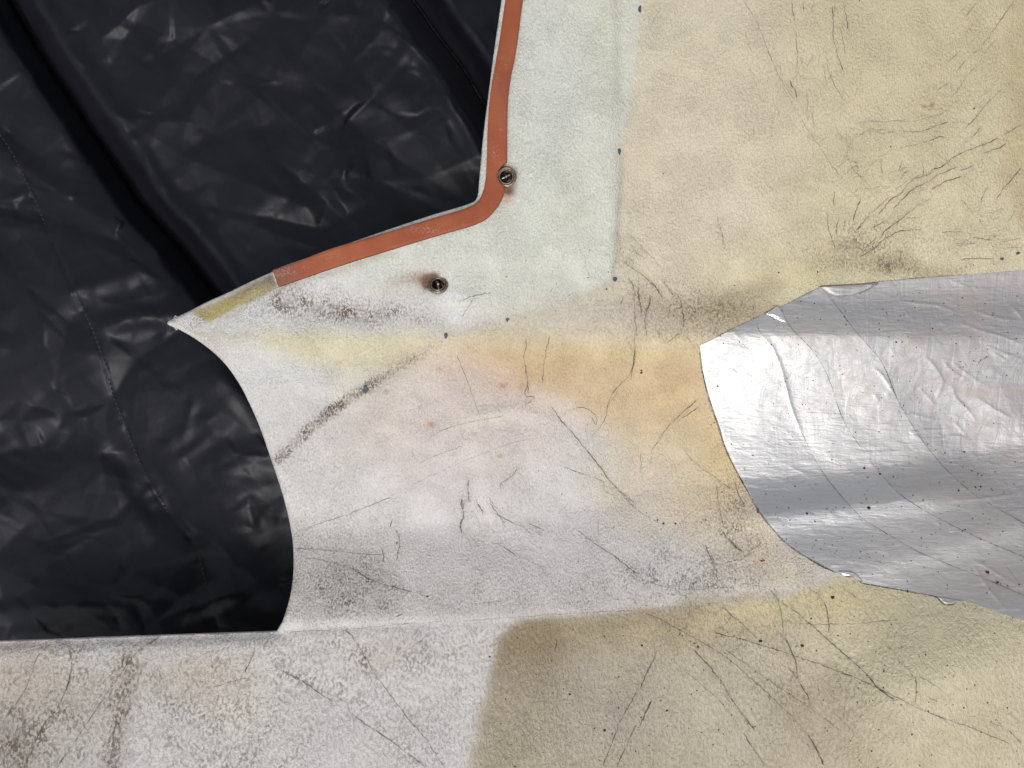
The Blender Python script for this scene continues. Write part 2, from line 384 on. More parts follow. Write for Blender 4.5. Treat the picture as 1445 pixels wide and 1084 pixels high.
dirt(gmask(1000, 780, 120, 60, warp=2), .35); dirt(gmask(1040, 720, 40, 60, warp=2), .3)
dirt(low*(1-tan_), .24); dirt(low*(1-tan_)*gmask(200, 1010, 240, 90, warp=2), .12); dirt(low*gmask(15, 1050, 50, 60, warp=2), .9); dirt(low*lmask('178,935 172,1000 160,1084 150,1150', 14, fade=([0, 1], [.9, .7])), .7)
dirt(low*gmask(95, 1000, 30, 90, ang=15, warp=2), .3); dirt(low*lmask('400,935 460,960 520,1010 600,1070', 18), .25); dirt(low*gmask(330, 1080, 60, 40, warp=2), .3)
dirt(low*gmask(560, 930, 120, 30, warp=2), .25); dirt(low*gmask(280, 1000, 100, 60, warp=2), .2)
dirt(tan_*gmask(800, 1010, 140, 90, warp=2), .25); dirt(tan_*gmask(980, 900, 90, 24, warp=2), .3); dirt(tan_*gmask(1120, 960, 90, 70, warp=2), .25)
DIRT = DIRT*(0.75+0.5*np.clip(vnoise(GX, GY, 40, 21, 3)+.3, 0, 1)); DIRT = np.clip(DIRT, 0, 1)
layer(gmask(30, 1060, 60, 60, warp=2)*low, (140, 130, 118), .7)
layer(lmask('178,935 172,1000 160,1084 150,1150', 16)*low, (158, 146, 134), .5)
layer(gmask(1195, 350, 45, 16, warp=2), (168, 152, 122), .55); layer(gmask(1270, 374, 110, 12, warp=2), (160, 146, 108), .55)
layer(gmask(470, 428, 80, 18, ang=8, warp=2), (186, 182, 178), .6)
tone = 1+0.02*vnoise(GX, GY, 120, 31, 3)+0.035*vnoise(GX, GY, 14, 32, 3)
COL = COL*(1+.035*vnoise(GX, GY, 70, 33, 4)[..., None]*np.array([.0, .25, 1.0]))
COL = COL*tone[..., None]
g_ = COL.mean(-1, keepdims=True); COL = (g_+(COL-g_)*.87)*1.04*np.array([1.01, 1.0, .985])

# ------------------------------------------------------------------ cracks, scratches and the dark line of the crest step: (crop id, width px, strength, points)
CR = {0: (0, 0, 1), 1: (1100, 0, 4.168), 2: (1150, 180, 4.898), 3: (860, 360, 6.773), 4: (400, 350, 2.89), 5: (850, 350, 2.4286),
      6: (0, 700, 2.822), 7: (400, 700, 2.822), 8: (900, 700, 2.6514), 9: (850, 0, 2.4286), 10: (380, 500, 5.42)}
CK = '''1 .8 .6 72,0 75,60 96,150 101,280 105,350 96,440
1 1.3 .9 142,0 140,50 143,85
1 .9 .6 205,15 190,50 188,85
1 1 .8 312,30 318,150 315,210 335,290 350,350 378,430
1 1.1 .9 330,0 325,45 320,90
1 1 .8 375,0 383,50 395,110 400,185
1 .8 .6 360,150 365,200 380,270 390,335
1 1.8 1 132,345 134,385
1 1.3 .9 60,460 68,500 90,530 105,595
1 1.3 .9 140,440 150,490
1 1 .8 155,540 165,590 160,670
1 .9 .7 190,650 200,700 208,735
1 .8 .6 250,350 265,430 285,520
1 .9 .7 280,330 295,430 320,490 355,550 390,612
1 .7 .5 120,690 170,770 260,900 330,1000 400,1084
1 .7 .45 0,360 20,500 80,620 130,700
1 .9 .7 345,775 390,835 430,860
1 .8 .6 380,920 430,950 470,970 430,990 510,1075
1 .8 .6 455,722 530,712 600,718 700,708 780,715 880,690 960,665 1020,615 1060,580
1 .8 .6 450,805 520,770 600,785 690,770 780,775 860,765 930,735 1010,715
1 .9 .7 690,875 750,862 830,842 880,832 930,808 980,800
1 1 .8 1175,0 1130,50 1105,90 1100,110
1 .8 .6 1155,95 1130,155 1080,210
1 1 .75 1385,0 1310,105 1245,200 1180,280
1 .7 .5 1290,215 1240,270 1200,325
1 .8 .6 1180,285 1100,350 1030,430
1 .9 .7 1165,385 1100,450 1055,520 1025,565
1 .7 .6 1080,270 1040,320 980,375
1 .8 .5 1015,480 980,500 920,535
1 .9 .75 1320,515 1270,560 1210,620 1165,680 1130,720 1075,765
1 1.6 1 1110,820 1058,872
1 .9 .6 1190,735 1150,790 1110,820
1 1.5 .9 1438,730 1400,745 1340,785 1295,803
1 1.1 .8 1295,803 1210,850 1165,862
1 1 .7 1345,835 1290,870 1190,905
1 .7 .5 1438,965 1400,1020 1340,1084
1 .8 .5 585,930 600,990 605,1060
2 .8 .6 455,210 462,280 465,345
2 .8 .6 150,30 205,80 230,110
2 .8 .6 245,225 285,245 320,340 355,375 400,432
2 1 .8 1190,100 1130,130 1040,165 950,210 915,245
2 2.2 1 925,235 870,275 820,290 795,305
2 1.1 .8 795,305 755,335 700,350 650,380 620,420 585,465 530,495 480,550 430,610
2 1.3 .9 1000,265 930,295 850,325 800,370 740,395 670,430 620,480 575,530 530,575
2 1 .8 530,575 540,590 500,640 450,665 400,690 375,720
2 .9 .7 1110,250 1060,280 990,300
2 1.1 .8 1030,335 960,355 890,380 830,415 790,435
2 1 .7 810,480 750,520 700,550 650,585 600,630 555,665
2 1.3 .9 590,640 540,670 480,720 430,790
2 1.4 .95 380,600 330,660 278,725
2 .9 .7 520,470 450,540 380,600
2 .9 .7 360,720 330,735 300,765
2 1.1 .8 760,700 680,710 590,715 530,745 470,780 400,840 300,905
2 .8 .6 800,680 760,700
2 1 .8 85,570 88,640 100,720 120,780 140,830 155,870
2 .9 .8 135,430 130,500 138,560
2 1 .9 165,620 150,680 152,740
2 1 .9 225,620 205,670 190,715
2 1.4 .8 325,480 300,530 275,600 265,665
2 .9 .7 240,420 270,460 300,480
2 .9 .8 610,205 590,270 580,310
2 1 .8 655,300 610,325 585,380
2 .8 .6 640,260 610,290 590,350
2 1.3 .9 1435,265 1380,335 1300,430 1260,490 1250,510
2 1 .8 1210,395 1170,450 1140,520
2 1 .8 1010,490 1055,550 1100,610
2 .7 .6 1120,630 1180,690
2 .9 .7 1195,598 1260,575 1330,550
2 .9 .7 1385,560 1360,620 1355,640
2 .9 .7 855,725 920,720 1040,722
2 1.2 .8 1090,757 1160,770 1250,780
2 .9 .7 1175,750 1300,745
2 1 .8 1205,820 1270,822
2 1 .8 1325,830 1445,828
2 1 .7 945,800 1130,800
2 1 .7 1000,915 1100,905 1250,908
2 .8 .6 1260,795 1445,765
2 .7 .5 905,640 960,665
3 1.2 .8 178,180 190,225 215,270 238,350 235,400 240,500 245,620 258,740 262,800
3 1.6 .9 282,280 275,340 285,420 298,500 305,560 330,600
3 1.3 .9 400,370 385,395 388,440 355,540 340,600 345,690 365,810
3 1.2 .8 120,50 190,110 280,165 365,235 430,290 470,340 500,400 515,450
3 1 .7 175,10 225,70 240,120
3 1.3 .9 365,235 400,280 465,335 490,400
3 1.4 .8 510,215 535,280 570,325 610,380 618,430
3 1.3 .8 610,440 580,500 565,570 545,590
3 1.6 .9 640,350 655,400 685,460 700,540 710,600 705,720
3 1.2 .9 700,728 620,785 525,860
3 .9 .7 705,760 760,810 820,880
3 1.5 .9 450,750 478,755 462,820
3 1.1 .8 160,800 195,860 205,910
3 1.1 .8 245,870 238,950 228,1080
3 1.2 .8 130,410 115,450 95,495
3 1.2 .7 45,40 75,75 110,100
3 .8 .5 500,100 560,155
3 .8 .6 840,350 920,400 1000,430
3 .9 .7 800,900 860,880
9 .7 .5 480,0 520,60 560,150 600,250 660,350
9 .7 .5 160,115 175,70 205,20
9 1 .7 390,740 410,800 415,850
9 .7 .5 385,880 440,930
9 .7 .6 75,790 150,860 210,930
9 .7 .5 505,870 540,872
9 .6 .5 665,345 740,440
4 .7 .6 705,430 760,570 805,700
4 1.1 .8 985,360 990,400 980,450 990,500 1000,600
4 1.1 .8 1090,350 1070,420 1060,500 1055,560
4 1.3 .8 1000,545 985,600 1025,610 985,640
4 1 .7 1430,350 1432,450 1415,540
4 .8 .6 590,800 600,770 660,740 760,710 900,685
4 .7 .6 545,880 640,840 740,805
4 .6 .5 1080,765 920,800 760,860 600,930 400,1030 270,1082
4 1.2 .8 1085,640 1130,700 1200,780 1280,880 1350,970 1440,1050
4 .8 .6 1145,690 1160,665 1220,650 1270,680 1275,720 1250,680
4 .7 .6 1320,640 1310,700 1250,780
4 1.4 .9 755,935 752,980 758,1040
4 1.5 .8 960,890 930,930 890,960 885,990
4 .8 .7 1140,890 1200,915 1300,950 1310,990 1370,1015
4 1 .8 785,1020 800,1060 830,1084
4 .9 .7 835,1005 850,1040 890,1080
4 1.2 .9 725,1015 728,1075
4 .9 .7 780,195 750,250 720,290
4 .8 .6 700,225 780,195 860,180
4 .7 .6 640,290 665,345
4 .7 .5 1225,20 1235,80 1250,120
4 .6 .5 1050,280 1080,320
4 .8 .6 1390,190 1375,240
5 1 .7 110,340 105,400 90,440 40,490 10,560
5 .7 .5 60,480 10,560 0,590
5 1 .7 330,515 280,560 220,620 165,700
5 .9 .7 350,530 250,600
5 .8 .6 255,680 280,690 310,730 390,790 450,830
5 .8 .7 410,665 370,695
5 .9 .7 0,765 60,840 130,905 210,950
5 .9 .7 390,810 400,880 415,960
5 1.3 .8 410,965 440,1010 490,1050
5 1 .7 450,790 470,850 490,880
5 .8 .6 130,690 135,770
5 .8 .6 175,700 160,750
5 1.2 .8 370,1040 385,1083
5 .7 .5 500,1040 560,1000
7 .6 .7 40,150 130,115 250,75 440,0
7 .8 .8 45,208 180,215 290,228 400,235
7 .7 .6 50,235 150,255 280,290 420,355
7 1.2 .9 270,285 350,335 430,360 500,380 580,402
7 .7 .7 580,402 620,430 690,440
7 1.8 .95 445,125 462,175 455,230 448,265
7 1 .8 435,85 420,135
7 .9 .7 300,235 340,290 400,300
7 1 .7 385,200 400,240 390,270
7 1.8 .95 712,0 715,80 705,120 712,160
7 1.3 .9 740,0 742,30
7 1.3 .9 770,20 800,80
7 1.1 .9 815,20 860,80 890,120
7 .9 .8 825,60 900,100 980,135
7 1 .8 965,105 1035,135
7 .9 .7 820,180 880,205 940,250
7 .8 .6 960,255 1010,275 1060,310
7 .9 .6 745,160 790,215
7 1.4 .9 1170,135 1240,190 1310,235 1380,290 1411,310
7 .7 .7 1130,150 1180,120
7 .9 .6 1255,90 1250,160
7 1 .7 745,290 810,300
7 .9 .7 780,430 880,415
7 .9 .7 440,485 490,465
7 1.6 .8 230,530 265,550 300,600 355,695
7 1 .9 355,695 420,785 500,890 560,960 640,1080
7 1.8 .7 20,705 80,740 150,790 200,820
7 1.3 .9 265,865 330,910 420,970 500,1030 570,1080
7 1.2 .8 355,880 400,930 415,955
7 1 .7 385,1010 420,1050
7 1.5 .95 1411,770 1380,830 1340,900 1310,980 1270,1080
7 1.5 .8 1411,900 1380,960 1340,1050 1325,1084
7 1.3 .8 1090,570 1078,625
7 1 .8 1275,715 1282,740
7 .6 .6 0,540 230,532 500,508 700,498 900,485 1100,470 1400,455
6 1.1 .7 210,580 150,640 125,710 90,790 40,860 0,920
6 1.6 .7 270,590 285,660 268,760 225,850 180,900
6 1.5 .7 180,900 150,960 120,1030 90,1084
6 1.1 .9 635,562 560,610 500,680 430,780 350,900 290,990
6 2.2 1 290,990 255,1040 225,1084
6 1.4 .9 1017,595 1000,650 970,710
6 1 .7 1000,722 900,745 840,765
6 1.6 .7 1090,680 1150,710 1190,738
6 1 .5 1200,740 1290,780 1400,830
6 1 .6 80,830 75,900 60,950
6 .8 .8 0,578 200,571 540,556 1000,545
8 1 .8 0,432 60,450 170,508 260,560 340,610 420,680 520,770 600,850 630,885
8 2 .9 630,885 665,940 700,1015
8 1.6 .9 205,570 260,630 310,690 340,745
8 1.8 .95 340,745 380,800 440,880
8 1.2 .8 390,880 430,940 480,1015
8 .9 .7 320,570 420,640 520,710 640,790 760,880
8 1.2 .8 310,410 380,470 460,545
8 1.1 .8 280,510 400,540 520,575 620,610 750,655 880,710 980,760 1100,815 1200,850 1330,900 1400,930
8 1.2 .9 520,385 600,440 680,510 760,580 840,650 880,690
8 2 .9 860,670 900,720 965,765
8 1 .9 500,350 525,390 540,460 545,520
8 2.2 1 545,520 570,570 590,620 600,690
8 1.4 .8 600,690 630,740 650,770
8 2 .8 600,690 580,660 560,640
8 1.5 .9 640,345 680,375 705,420 715,470 715,520
8 .9 .7 700,335 745,355
8 .9 .7 765,340 830,390
8 1 .8 195,400 190,450 178,510
8 1 .7 350,440 330,480 280,500
8 1.2 .8 1040,670 1042,740 1037,790
8 .7 .6 1040,670 1100,700 1140,730
8 1 .8 1075,745 1130,775
8 .8 .6 960,600 1010,650 1040,690
8 1.5 .9 1380,870 1440,930
8 .7 .5 1300,840 1380,870
8 2 .9 75,570 60,610 40,650 5,730
8 1.8 .8 55,760 25,820 5,870
8 1 .8 250,180 270,225 290,270 300,310 325,330
8 1 .7 330,150 370,190 400,215
8 .9 .6 400,215 465,180
8 .7 .7 380,325 480,345 525,390
8 .7 .6 0,300 80,335 200,350 350,340
8 .8 .5 700,780 770,845 820,900
8 .9 .5 170,650 300,760 380,860
8 .8 .6 550,470 640,480 800,478 980,462
10 .8 .6 1070,720 1125,800
10 .9 .7 920,940 915,960
'''
cracks = []
for ln in CK.strip().splitlines():
    c, w, a, *pts = ln.split(); p = crop(*CR[int(c)], ' '.join(pts))
    cracks.append((resample(catmull(p, 6), 1.6), float(w), min(1.0, float(a)*1.25)))
def haze_cracks(n, box, ang, spread, lmin, lmax, w, a):
    for _ in range(n):
        x = R.uniform(box[0], box[2]); y = R.uniform(box[1], box[3]); t = math.radians(ang+R.gauss(0, spread)); L = R.uniform(lmin, lmax); pts = [(x, y)]
        for k in range(4):
            t += R.gauss(0, .3); x += math.cos(t)*L/4; y += math.sin(t)*L/4; pts.append((x, y))
        cracks.append((resample(catmull(np.array(pts), 5), 1.6), w, a*R.uniform(.5, 1)))
haze_cracks(34, (1165, 230, 1330, 330), -36, 10, 14, 60, .8, .5)
haze_cracks(26, (1190, 120, 1400, 220), -38, 14, 14, 50, .7, .4)
haze_cracks(24, (1150, 170, 1330, 215), -4, 6, 16, 60, .7, .4)
haze_cracks(30, (1090, 0, 1200, 190), 82, 9, 14, 60, .7, .4)
haze_cracks(18, (1040, 0, 1110, 160), 68, 8, 16, 60, .7, .35)
haze_cracks(40, (720, 500, 900, 720), 62, 40, 6, 22, .7, .4)
haze_cracks(30, (640, 690, 860, 800), 50, 40, 6, 24, .7, .4)
haze_cracks(36, (1180, 335, 1215, 360), 45, 50, 6, 22, .8, .45)
haze_cracks(40, (1230, 360, 1290, 385), -35, 40, 5, 20, .8, .5)
haze_cracks(30, (1110, 60, 1160, 180), 75, 14, 12, 50, .7, .35)
haze_cracks(26, (1165, 300, 1215, 350), -70, 22, 10, 34, .7, .45)
haze_cracks(24, (862, 290, 900, 400), 60, 24, 8, 34, .8, .5)
haze_cracks(22, (920, 430, 1010, 470), 40, 60, 5, 20, .8, .4)
haze_cracks(16, (640, 700, 760, 760), 60, 20, 10, 34, .8, .45)
haze_cracks(26, (960, 860, 1060, 920), 20, 60, 10, 44, .7, .35)
haze_cracks(24, (1010, 640, 1080, 760), 70, 40, 8, 34, .7, .4)
haze_cracks(14, (1370, 300, 1440, 350), -60, 30, 8, 30, .8, .45)
haze_cracks(18, (1330, 320, 1440, 350), 0, 10, 14, 50, .7, .4)
haze_cracks(20, (860, 950, 1300, 1080), 50, 30, 20, 60, .6, .3)
haze_cracks(16, (420, 780, 560, 840), 20, 30, 8, 34, .6, .4)
haze_cracks(14, (0, 930, 380, 1080), 110, 40, 10, 40, .8, .35)
# soot that has crept out on both sides of the stronger cracks
sm_ = np.zeros(GX.shape)
for p, w, a in cracks:
    if w < .75: continue
    ix = np.clip(np.round((p[:, 0]-gx[0])/2).astype(int), 0, len(gx)-1); iy = np.clip(np.round((p[:, 1]-gy[0])/2).astype(int), 0, len(gy)-1)
    np.add.at(sm_, (iy, ix), a*w*0.5)
sm_ = np.clip(blur(sm_, 1.5)*1.0, 0, 1)
dirt(sm_, .55); layer(sm_*(1-.0), (150, 138, 122), .38)

# ------------------------------------------------------------------ materials
def mat_skin():
    m, nt, b, o = new_mat('fibreglass_skin'); n = N(nt)
    col = n.attr('Col').outputs['Color']; dt = n.attr('dirt').outputs['Fac']; lw = n.attr('low').outputs['Fac']; gl = n.attr('gloss').outputs['Fac']
    v1 = n.coords((1.35, .85, 1), (0, 0, .12)); v2 = n.coords((1, 1, 1), (0, 0, -.45))
    fine = n.noise(v1, 470, 3, .62, .3)
    mid = n.noise(v1, 120, 2, .5, .3)
    v3 = n.coords((1.25, .8, 1), (0, 0, .5))
    coarse = n.noise(v3, 330, 3.0, .62, .25)
    gr = n('Mix', {0: lw, 2: fine, 3: coarse}, data_type='FLOAT').outputs[0]
    micro = n.noise(v2, 900, 1, .5)
    # dirt sits in the low spots of the texture
    pit = n.ramp(n.math('SUBTRACT', gr, n.math('MULTIPLY', dt, .085)), .53, .34)
    cl = n.ramp(n.noise(v2, 60, 3, .6), .35, .7)
    dd = n.math('MULTIPLY', n.math('MULTIPLY', pit, dt), n.math('ADD', n.math('MULTIPLY', cl, .8), .35))
    dd = n.math('MULTIPLY', dd, 1.25, True)
    sp = n.ramp(n.noise(v2, 520, 2, .6), .66, .74)
    sp = n.math('MULTIPLY', n.math('MULTIPLY', sp, dt), .8, True)
    shade = n('MapRange', {0: gr, 1: .3, 2: .7, 3: .87, 4: 1.07}).outputs[0]
    c0 = n('VectorMath', {0: col, 1: shade}, operation='MULTIPLY')
    cc = n('Combine' + 'XYZ', {0: shade, 1: shade, 2: shade}); nt.links.new(cc.outputs[0], c0.inputs[1])
    c1 = n.mix(dd, c0.outputs[0], (.13, .10, .075)); c2 = n.mix(sp, c1, (.08, .06, .045))
    nt.links.new(c2, b.inputs['Base Color'])
    amp = n.ramp(n.noise(v2, 28, 3, .6), .3, .7, .55, 1.25)
    h = n.math('ADD', n.math('MULTIPLY', gr, amp), n.math('ADD', n.math('MULTIPLY', mid, .45), n.math('MULTIPLY', micro, .24)))
    bp = n('Bump', {'Height': h, 'Strength': .9, 'Distance': .0025}); nt.links.new(bp.outputs[0], b.inputs['Normal'])
    rg = n('MapRange', {0: gl, 1: 0, 2: 1, 3: .38, 4: .18}).outputs[0]; nt.links.new(rg, b.inputs['Roughness'])
    b.inputs['Specular IOR Level'].default_value = .5
    nt.links.new(n.math('MULTIPLY', gl, .4), b.inputs['Coat Weight']); b.inputs['Coat Roughness'].default_value = .12; nt.links.new(bp.outputs[0], b.inputs['Coat Normal'])
    return m
def mat_rim():
    m, nt, b, o = new_mat('cut_edge_gelcoat'); n = N(nt); v = n.coords()
    f = n.noise(v, 260, 3, .7); c = n.mix(n.ramp(f, .35, .7), (.34, .33, .31), (.62, .62, .62)); nt.links.new(c, b.inputs['Base Color'])
    b.inputs['Roughness'].default_value = .6
    bp = n('Bump', {'Height': f, 'Strength': .5, 'Distance': .001}); nt.links.new(bp.outputs[0], b.inputs['Normal']); return m
def mat_seal():
    m, nt, b, o = new_mat('orange_silicone_rubber'); n = N(nt); v = n.coords()
    f = n.noise(v, 26, 4, .6); g = n.noise(v, 900, 2, .5)
    c = n.mix(n.ramp(f, .3, .7), (.27, .064, .026), (.33, .094, .043))
    dust = n.math('MULTIPLY', n.ramp(n.noise(v, 420, 3, .7), .60, .72), n.ramp(n.noise(v, 22, 2, .5), .52, .66))
    ends = n.attr('worn').outputs['Fac']
    c = n.mix(n.math('MULTIPLY', ends, .75), c, (.19, .085, .06))
    d2 = n.math('MAXIMUM', n.math('MULTIPLY', dust, .5), n.math('MULTIPLY', n.math('MULTIPLY', n.ramp(n.noise(v, 500, 3, .7), .5, .66), n.attr('dust').outputs['Fac']), .6))
    c = n.mix(d2, c, (.56, .40, .34)); nt.links.new(c, b.inputs['Base Color'])
    wv = n('TexVoronoi', {'Vector': n.coords((1, 1, 1), (0, 0, .7)), 'Scale': 700.0})
    bp = n('Bump', {'Height': n.math('ADD', wv.outputs[0], g), 'Strength': .35, 'Distance': .0006}); nt.links.new(bp.outputs[0], b.inputs['Normal'])
    b.inputs['Roughness'].default_value = .62; b.inputs['Specular IOR Level'].default_value = .3; return m
def mat_seal_side():
    m, nt, b, o = new_mat('cut_rubber_side'); n = N(nt); f = n.noise(n.coords(), 300, 3, .6)
    nt.links.new(n.mix(f, (.04, .018, .013), (.09, .04, .028)), b.inputs['Base Color']); b.inputs['Roughness'].default_value = .8; return m
def mat_foil(name, rough, crink, tint, dirtk, dist=.0008):
    m, nt, b, o = new_mat(name); n = N(nt)
    v = n.coords(); vs = n.coords((.10, 1.4, 1), (0, 0, .06)); vd = n.coords((1, .28, 1), (0, 0, .75))
    st = n.noise(vs, 300, 3, .6, .3); dent = n.noise(n.coords((.5, 1.3, 1), (0, 0, .15)), 120, 2.5, .55, .6)
    cr = n.noise(vd, 90, 3, .65, 1.2); big = n.noise(v, 22, 2, .5)
    sc = n('TexVoronoi', {'Vector': n.coords((1, 1, 1), (0, 0, .5)), 'Scale': 75.0, 'Randomness': 1.0}, feature='DISTANCE_TO_EDGE')
    h = n.math('ADD', n.math('MULTIPLY', st, .22), n.math('MULTIPLY', dent, .55))
    h = n.math('ADD', h, n.math('MULTIPLY', cr, crink)); h = n.math('ADD', h, n.math('MULTIPLY', big, .8))
    bp = n('Bump', {'Height': h, 'Strength': .7, 'Distance': dist}); nt.links.new(bp.outputs[0], b.inputs['Normal'])
    grime = n.ramp(n.noise(v, 34, 4, .65), .42, .72)
    fine = n.ramp(n.noise(n.coords((1, 1, 1), (0, 0, .3)), 700, 3, .6), .62, .72)
    dark = n.attr('dirt').outputs['Fac']
    gk = n.math('MULTIPLY', n.math('ADD', n.math('MULTIPLY', grime, dirtk), n.math('MULTIPLY', dark, .6)), 1.0, True)
    c = n.mix(gk, tint, (.42, .38, .36)); c = n.mix(n.math('MULTIPLY', n.math('MULTIPLY', fine, n.math('ADD', grime, .25)), .5, True), c, (.14, .11, .10))
    nt.links.new(c, b.inputs['Base Color'])
    b.inputs['Metallic'].default_value = 1.0
    mt = n('MapRange', {0: gk, 1: 0, 2: 1, 3: 1.0, 4: .55}).outputs[0]; nt.links.new(mt, b.inputs['Metallic'])
    rr = n('MapRange', {0: gk, 1: 0, 2: 1, 3: rough, 4: rough+.2}).outputs[0]; nt.links.new(rr, b.inputs['Roughness'])
    return m
def mat_simple(name, c, rough=.6, metal=0., bump=0., scale=400., c2=None):
    m, nt, b, o = new_mat(name); n = N(nt); f = n.noise(n.coords(), scale, 3, .6)
    nt.links.new(n.mix(n.ramp(f, .3, .7), c, c2 or tuple(x*.7 for x in c)), b.inputs['Base Color'])
    b.inputs['Roughness'].default_value = rough; b.inputs['Metallic'].default_value = metal
    if bump: nt.links.new(n('Bump', {'Height': f, 'Strength': bump, 'Distance': .0005}).outputs[0], b.inputs['Normal'])
    return m
def mat_crack_shade():
    m, nt, b, o = new_mat('crack_soot_shade'); n = N(nt)
    f = n.noise(n.coords(), 420, 3, .7); nt.links.new(n.mix(n.ramp(f, .3, .7), (.055, .046, .042), (.12, .095, .075)), b.inputs['Base Color'])
    b.inputs['Roughness'].default_value = .9
    al = n.math('MULTIPLY', n.attr('a').outputs['Fac'], n.ramp(n.noise(n.coords((1, 1, 1), (0, 0, 1)), 330, 2, .6), .32, .54, .28, 1.0), True)
    nt.links.new(al, b.inputs['Alpha']); return m
def mat_cloth():
    m, nt, b, o = new_mat('black_satin_cloth'); n = N(nt); v = n.coords()
    f = n.noise(v, 14, 4, .6); g = n.noise(v, 60, 3, .6, 1.5)
    nt.links.new(n.mix(n.ramp(f, .3, .7), (.0030, .0030, .0052), (.006, .006, .010)), b.inputs['Base Color'])
    w1 = n('TexWave', {'Vector': v, 'Scale': 420.0, 'Distortion': .4}, bands_direction='X'); w2 = n('TexWave', {'Vector': v, 'Scale': 420.0, 'Distortion': .4}, bands_direction='Y')
    h = n.math('ADD', n.math('MULTIPLY', n.math('ADD', w1.outputs[1], w2.outputs[1]), .02), n.math('MULTIPLY', g, .8))
    h = n.math('ADD', h, n.math('MULTIPLY', n.noise(n.coords((1.6, .6, 1), (0, 0, .6)), 110, 3, .6, 1.0), .3))
    nt.links.new(n('Bump', {'Height': h, 'Strength': .25, 'Distance': .0010}).outputs[0], b.inputs['Normal'])
    b.inputs['Roughness'].default_value = .42; b.inputs['Specular IOR Level'].default_value = .27
    b.inputs['Specular Tint'].default_value = (.86, .90, 1.0, 1)
    b.inputs['Sheen Weight'].default_value = .04; b.inputs['Sheen Roughness'].default_value = .4; b.inputs['Sheen Tint'].default_value = (.75, .78, 1, 1)
    return m
M_skin = mat_skin(); M_rim = mat_rim(); M_seal = mat_seal(); M_side = mat_seal_side(); M_crack_shade = mat_crack_shade(); M_cloth = mat_cloth()
M_steel = mat_simple('tarnished_steel', (.36, .31, .26), .38, 1.0, .4, 500., (.16, .12, .09))
M_brass = mat_simple('oily_steel_pin', (.42, .38, .33), .3, 1.0, .2, 500., (.2, .17, .14))
M_hole = mat_simple('dark_socket', (.03, .022, .018), .5, 0., .3, 500.)  # socket coloured near black
M_ink = mat_simple('blue_black_ink', (.035, .045, .085), .6, 0., 0., 900., (.09, .10, .14))
M_grit = mat_simple('dark_grit', (.035, .025, .022), .8, 0., .3, 900.)
M_red = mat_simple('red_rubber_crumb', (.35, .04, .02), .7); M_thread = mat_simple('black_thread', (.012, .012, .014), .6)
M_earth = mat_simple('bare_ground', (.16, .14, .12), .9, 0., .6, 20.)

# ------------------------------------------------------------------ the cowling
cowl = bpy.data.objects.new('fibreglass_cowling', None); SC.collection.objects.link(cowl); cowl.location = (0, 0, 0)
cowl['label'] = 'upturned cream and white fibreglass engine cowling, cracked and stained, with foil lining and orange seal'
cowl['category'] = 'engine cowling'

def edge_roll(px, py):
    d, _, _, _, _ = near(outline, px, py); return d
HOLES = [np.stack([cx+rr*np.cos(np.linspace(0, 2*np.pi, 49)), cy+rr*.96*np.sin(np.linspace(0, 2*np.pi, 49))], 1) for cx, cy, rr in ((714.5, 250, 8.6), (618.5, 402.5, 8.6))]
xs = graded(X0, -8, 1453, X1, 1.7, 12.0); ys = graded(Y0, -8, 1092, Y1, 1.7, 12.0)
def zshell(px, py):
    z = Z(px, py); m = (px < 760) & (py < 930)
    d = np.full(px.shape, 99.0); d[m] = near(outline, px[m], py[m])[0]
    z = z-0.0016*np.exp(-(d/2.6)**2)                               # worn, rounded arris
    return z-.00035*sample(sm_, px, py)
v, q, px, py, nt_ = sheet(xs, ys, lambda x, y: ~inside(void_poly, x, y) & ~inside(HOLES[0], x, y) & ~inside(HOLES[1], x, y), [outline]+HOLES, zshell, 0.0032, 2.4)
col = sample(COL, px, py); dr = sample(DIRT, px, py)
LOWF = blur(low, 3); GLOSS = np.clip(.35+.5*pmask('745,-420 700,0 680,270 700,340 868,393 1010,430 1900,380 1900,-420', 30, 2)+.25*tan_-.25*gmask(560, 440, 200, 40)-.15*(low-tan_), 0, 1)
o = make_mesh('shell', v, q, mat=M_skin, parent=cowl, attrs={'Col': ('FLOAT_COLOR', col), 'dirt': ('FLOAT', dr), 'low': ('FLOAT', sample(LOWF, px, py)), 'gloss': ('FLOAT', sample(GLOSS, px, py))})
# moulded thickness behind the cut edge
ol = resample(outline, 3.0); tn = np.gradient(ol, axis=0); tn /= np.hypot(*tn.T)[:, None]; nrm = np.stack([-tn[:, 1], tn[:, 0]], 1)
mid = ol+nrm*3; sgn = np.where(inside(void_poly, mid[:, 0], mid[:, 1]), -1.0, 1.0)[:, None]; nrm = nrm*sgn
prof = [(0.0, -.0013), (-.35, -.0021), (0.0, -.0032), (5, -.0046), (16, -.0062)]
zz = zshell(ol[:, 0], ol[:, 1]); vs_ = []
for off, dz in prof:
    p = ol+nrm*off; vs_.append(unproj(p[:, 0], p[:, 1], (zz if off < 1 else np.minimum(zz, Z(p[:, 0], p[:, 1])))+dz))
K = len(ol); V = np.vstack(vs_); F = []
for r in range(len(prof)-1):
    i = np.arange(K-1); F.append(np.stack([r*K+i, r*K+i+1, (r+1)*K+i+1, (r+1)*K+i], 1))
make_mesh('cut_edge', V, np.vstack(F), mat=M_rim, parent=cowl)

